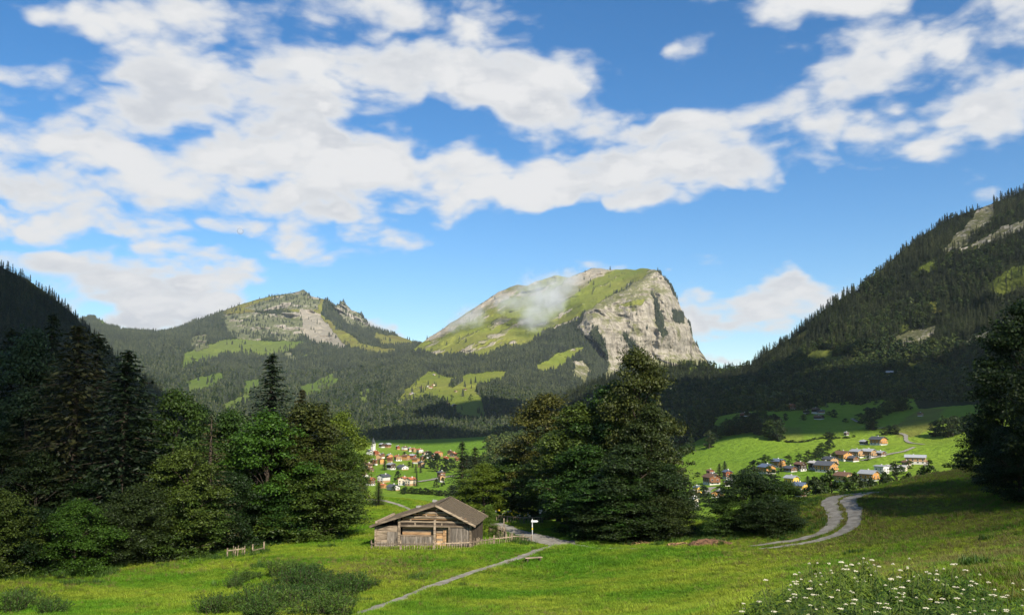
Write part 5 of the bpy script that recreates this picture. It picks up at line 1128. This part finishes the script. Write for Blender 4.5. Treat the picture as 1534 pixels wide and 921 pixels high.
# heaps of bark and brushwood along the meadow edge
m_bk = pmat('bark_heap', (.16, .085, .045), (.07, .04, .025), 4, .95, .8)
def heap(px, py, L, H, label):
    p = nhit(px, py); o = empty('brushwood_heap', p, R(random.uniform(-6, 6))); tag(o, label, 'heap')
    n, m = 26, 10; u, v = np.meshgrid(np.linspace(-1, 1, n), np.linspace(-1, 1, m)); hgt = H * np.sqrt(np.clip(1 - u ** 2, 0, 1)) * np.clip(1 - v ** 2, 0, 1) * (1 + .7 * fbm(p3(u * 4, v * 2, px), 3, 3)) - .08
    V = np.stack([u * L / 2, v * .9, hgt], -1).reshape(-1, 3); idx = np.arange(n * m).reshape(m, n); F = np.stack([idx[:-1, :-1], idx[:-1, 1:], idx[1:, 1:], idx[1:, :-1]], -1).reshape(-1, 4)
    link('mound', mesh_np('mound', V, F, m_bk), o)
    for k in range(int(L * 9)):
        a = random.uniform(0, 6.28); l = random.uniform(.3, .8); x = random.uniform(-.46, .46) * L; y = random.uniform(-.6, .6); zz = H * (1 - (2 * x / L) ** 2) * (1 - y * y) * random.uniform(.5, 1.05); d = Vector((math.cos(a), math.sin(a) * .5, random.uniform(-.4, .4))) * l / 2
        mb = MB(); mb.bar(Vector((x, y, zz)) - d, Vector((x, y, zz)) + d, .07, .05); mb.build('branch', m_bk if k % 3 else m_woodw, o)
heap(1066, 815, 4.6, .55, 'reddish-brown heap of bark and branches below the dark bushes'); heap(1020, 816, 3.0, .3, 'flat brown heap beside the larger bark heap'); heap(957, 816, 3.4, .38, 'scattered brown brushwood heap under the grove')

# ------------------------------------------------------------------ unseen clouds placed to shade valley and slopes, drifting mist, air, moon
m_cl = pmat('cloud_white', (.92, .92, .93), (.88, .88, .9), .004, 1.0, 0, rnd=0)
def ico(n=3):
    import bmesh
    bm = bmesh.new(); bmesh.ops.create_icosphere(bm, subdivisions=n, radius=1); V = np.array([v.co[:] for v in bm.verts]); F = np.array([[v.index for v in f.verts] for f in bm.faces]); bm.free(); return V, F
IV, IF = ico(4)
def cloud(blobs, label, alt=2000.):
    Vs = []; Fs = []; b = 0
    for k, (x, y, z, rx, ry) in enumerate(blobs):
        t = (alt - z) / TO_SUN.z; c = np.array([x + TO_SUN.x * t, y + TO_SUN.y * t, alt])
        f = 1 + .35 * fbm(IV * 1.7 + k * 9.1, 4, 151)
        V = IV * f[:, None] * [rx, ry, min(rx, ry) * .30]; V[:, 2] = np.where(V[:, 2] < 0, V[:, 2] * .3, V[:, 2]); Vs.append(V + c); Fs.append(IF + b); b += len(IV)
    o = link('cloud', mesh_np('cloud', np.concatenate(Vs), np.concatenate(Fs), m_cl, True)); tag(o, label, kind='stuff'); return o
cloud([(-128, 100, -8, 80, 95), (-240, 180, 0, 110, 120), (-330, 300, 0, 120, 180), (-540, 700, 0, 220, 300), (-560, 1150, 80, 330, 330), (-900, 1400, 100, 300, 300)], 'cumulus cloud shading the wooded hill')  # first blob added out of view to darken the wood-edge trees
cloud([(-100, 1560, 0, 240, 200), (400, 1080, 0, 360, 250), (200, 1450, 40, 300, 200), (-230, 1700, 60, 200, 180), (60, 2120, 110, 230, 230)], 'cumulus cloud shading the far side of the valley')
cloud([(100, 62, -5, 60, 62), (190, 40, 0, 90, 90)], 'small unseen cloud added to darken the brow of the dry hillside')  # added out of view, only to darken the hillside brow
def mist_mat():
    m, g = newmat('mist'); g_ = g
    P = g.n('ShaderNodeTexCoord').outputs['Object']
    r = g.vec('LENGTH', P, out=1); n = g.noise(g.vec('ADD', coords(g), (11., 3., 7.)), .017, 6, .66, .5)
    d = g.math('MULTIPLY', g.ramp(g.math('ADD', n, g.math('MULTIPLY', r, -.42)), .10, .48), g.ramp(r, 1.0, .6))
    v = g.n('ShaderNodeVolumePrincipled', {'Color': (.95, .96, .98, 1), 'Density': g.math('MULTIPLY', d, .008), 'Anisotropy': .2})
    g.n('ShaderNodeOutputMaterial', {1: v.outputs[0]}); return m
m_mist = mist_mat()
IV2, IF2 = ico(2)
for (px, py, Y, rx, rz_, ry, lab) in [(806, 448, 4500, 190, 190, 150, 'largest wisp of mist clinging to the grassy flank below the summit'), (840, 428, 4800, 140, 120, 120, 'wisp of mist rising over the ridge of grassy flank'), (705, 474, 4650, 120, 95, 110, 'thin wisp of mist low on the grassy flank'), (800, 478, 4350, 110, 90, 100, 'wisp of mist trailing below the largest one'), (760, 455, 4600, 110, 80, 100, 'faint wisp between the larger mist wisps'), (858, 414, 5000, 90, 80, 90, 'wisp of mist lifting off the ridge beside the dark summit'), (680, 486, 4600, 80, 60, 80, 'lowest small wisp at the foot of the grassy flank'), (825, 455, 4500, 120, 90, 100, 'wisp of mist on the uphill side of the largest one')]:
    o = link('mist', mesh_np('mist', IV2, IF2, m_mist), None, tuple(at(px, py, Y))); o.scale = (rx, ry, rz_); tag(o, lab, kind='stuff')
hz, g = newmat('haze'); v = g.n('ShaderNodeVolumePrincipled', {'Color': (.86, .92, 1.0, 1), 'Density': 2.3e-5, 'Anisotropy': .3}); g.n('ShaderNodeOutputMaterial', {1: v.outputs[0]})
mb = MB(); mb.box((0, 3350, 480), (19000, 13400, 1230)); o = mb.build('haze', hz); tag(o, 'thin blue summer haze filling the valley', kind='stuff')
mm, g = newmat('moon_dust'); n = g.noise(g.n('ShaderNodeTexCoord').outputs['Object'], 2.2, 4, .6); d = g.n('ShaderNodeBsdfDiffuse', {0: g.mix(g.ramp(n, .45, .6), (.55, .55, .55, 1), (.25, .26, .28, 1))}); t = g.n('ShaderNodeBsdfTransparent'); mx = g.n('ShaderNodeMixShader', {0: .24, 1: t.outputs[0], 2: d.outputs[0]}); g.n('ShaderNodeOutputMaterial', {0: mx.outputs[0]})
o = link('moon', mesh_np('moon', *ico(4), mm, True), None, tuple(at(360, 346.5, 26000))); o.scale = (100,) * 3; tag(o, 'pale daytime moon above the rounded distant mountain', 'moon')
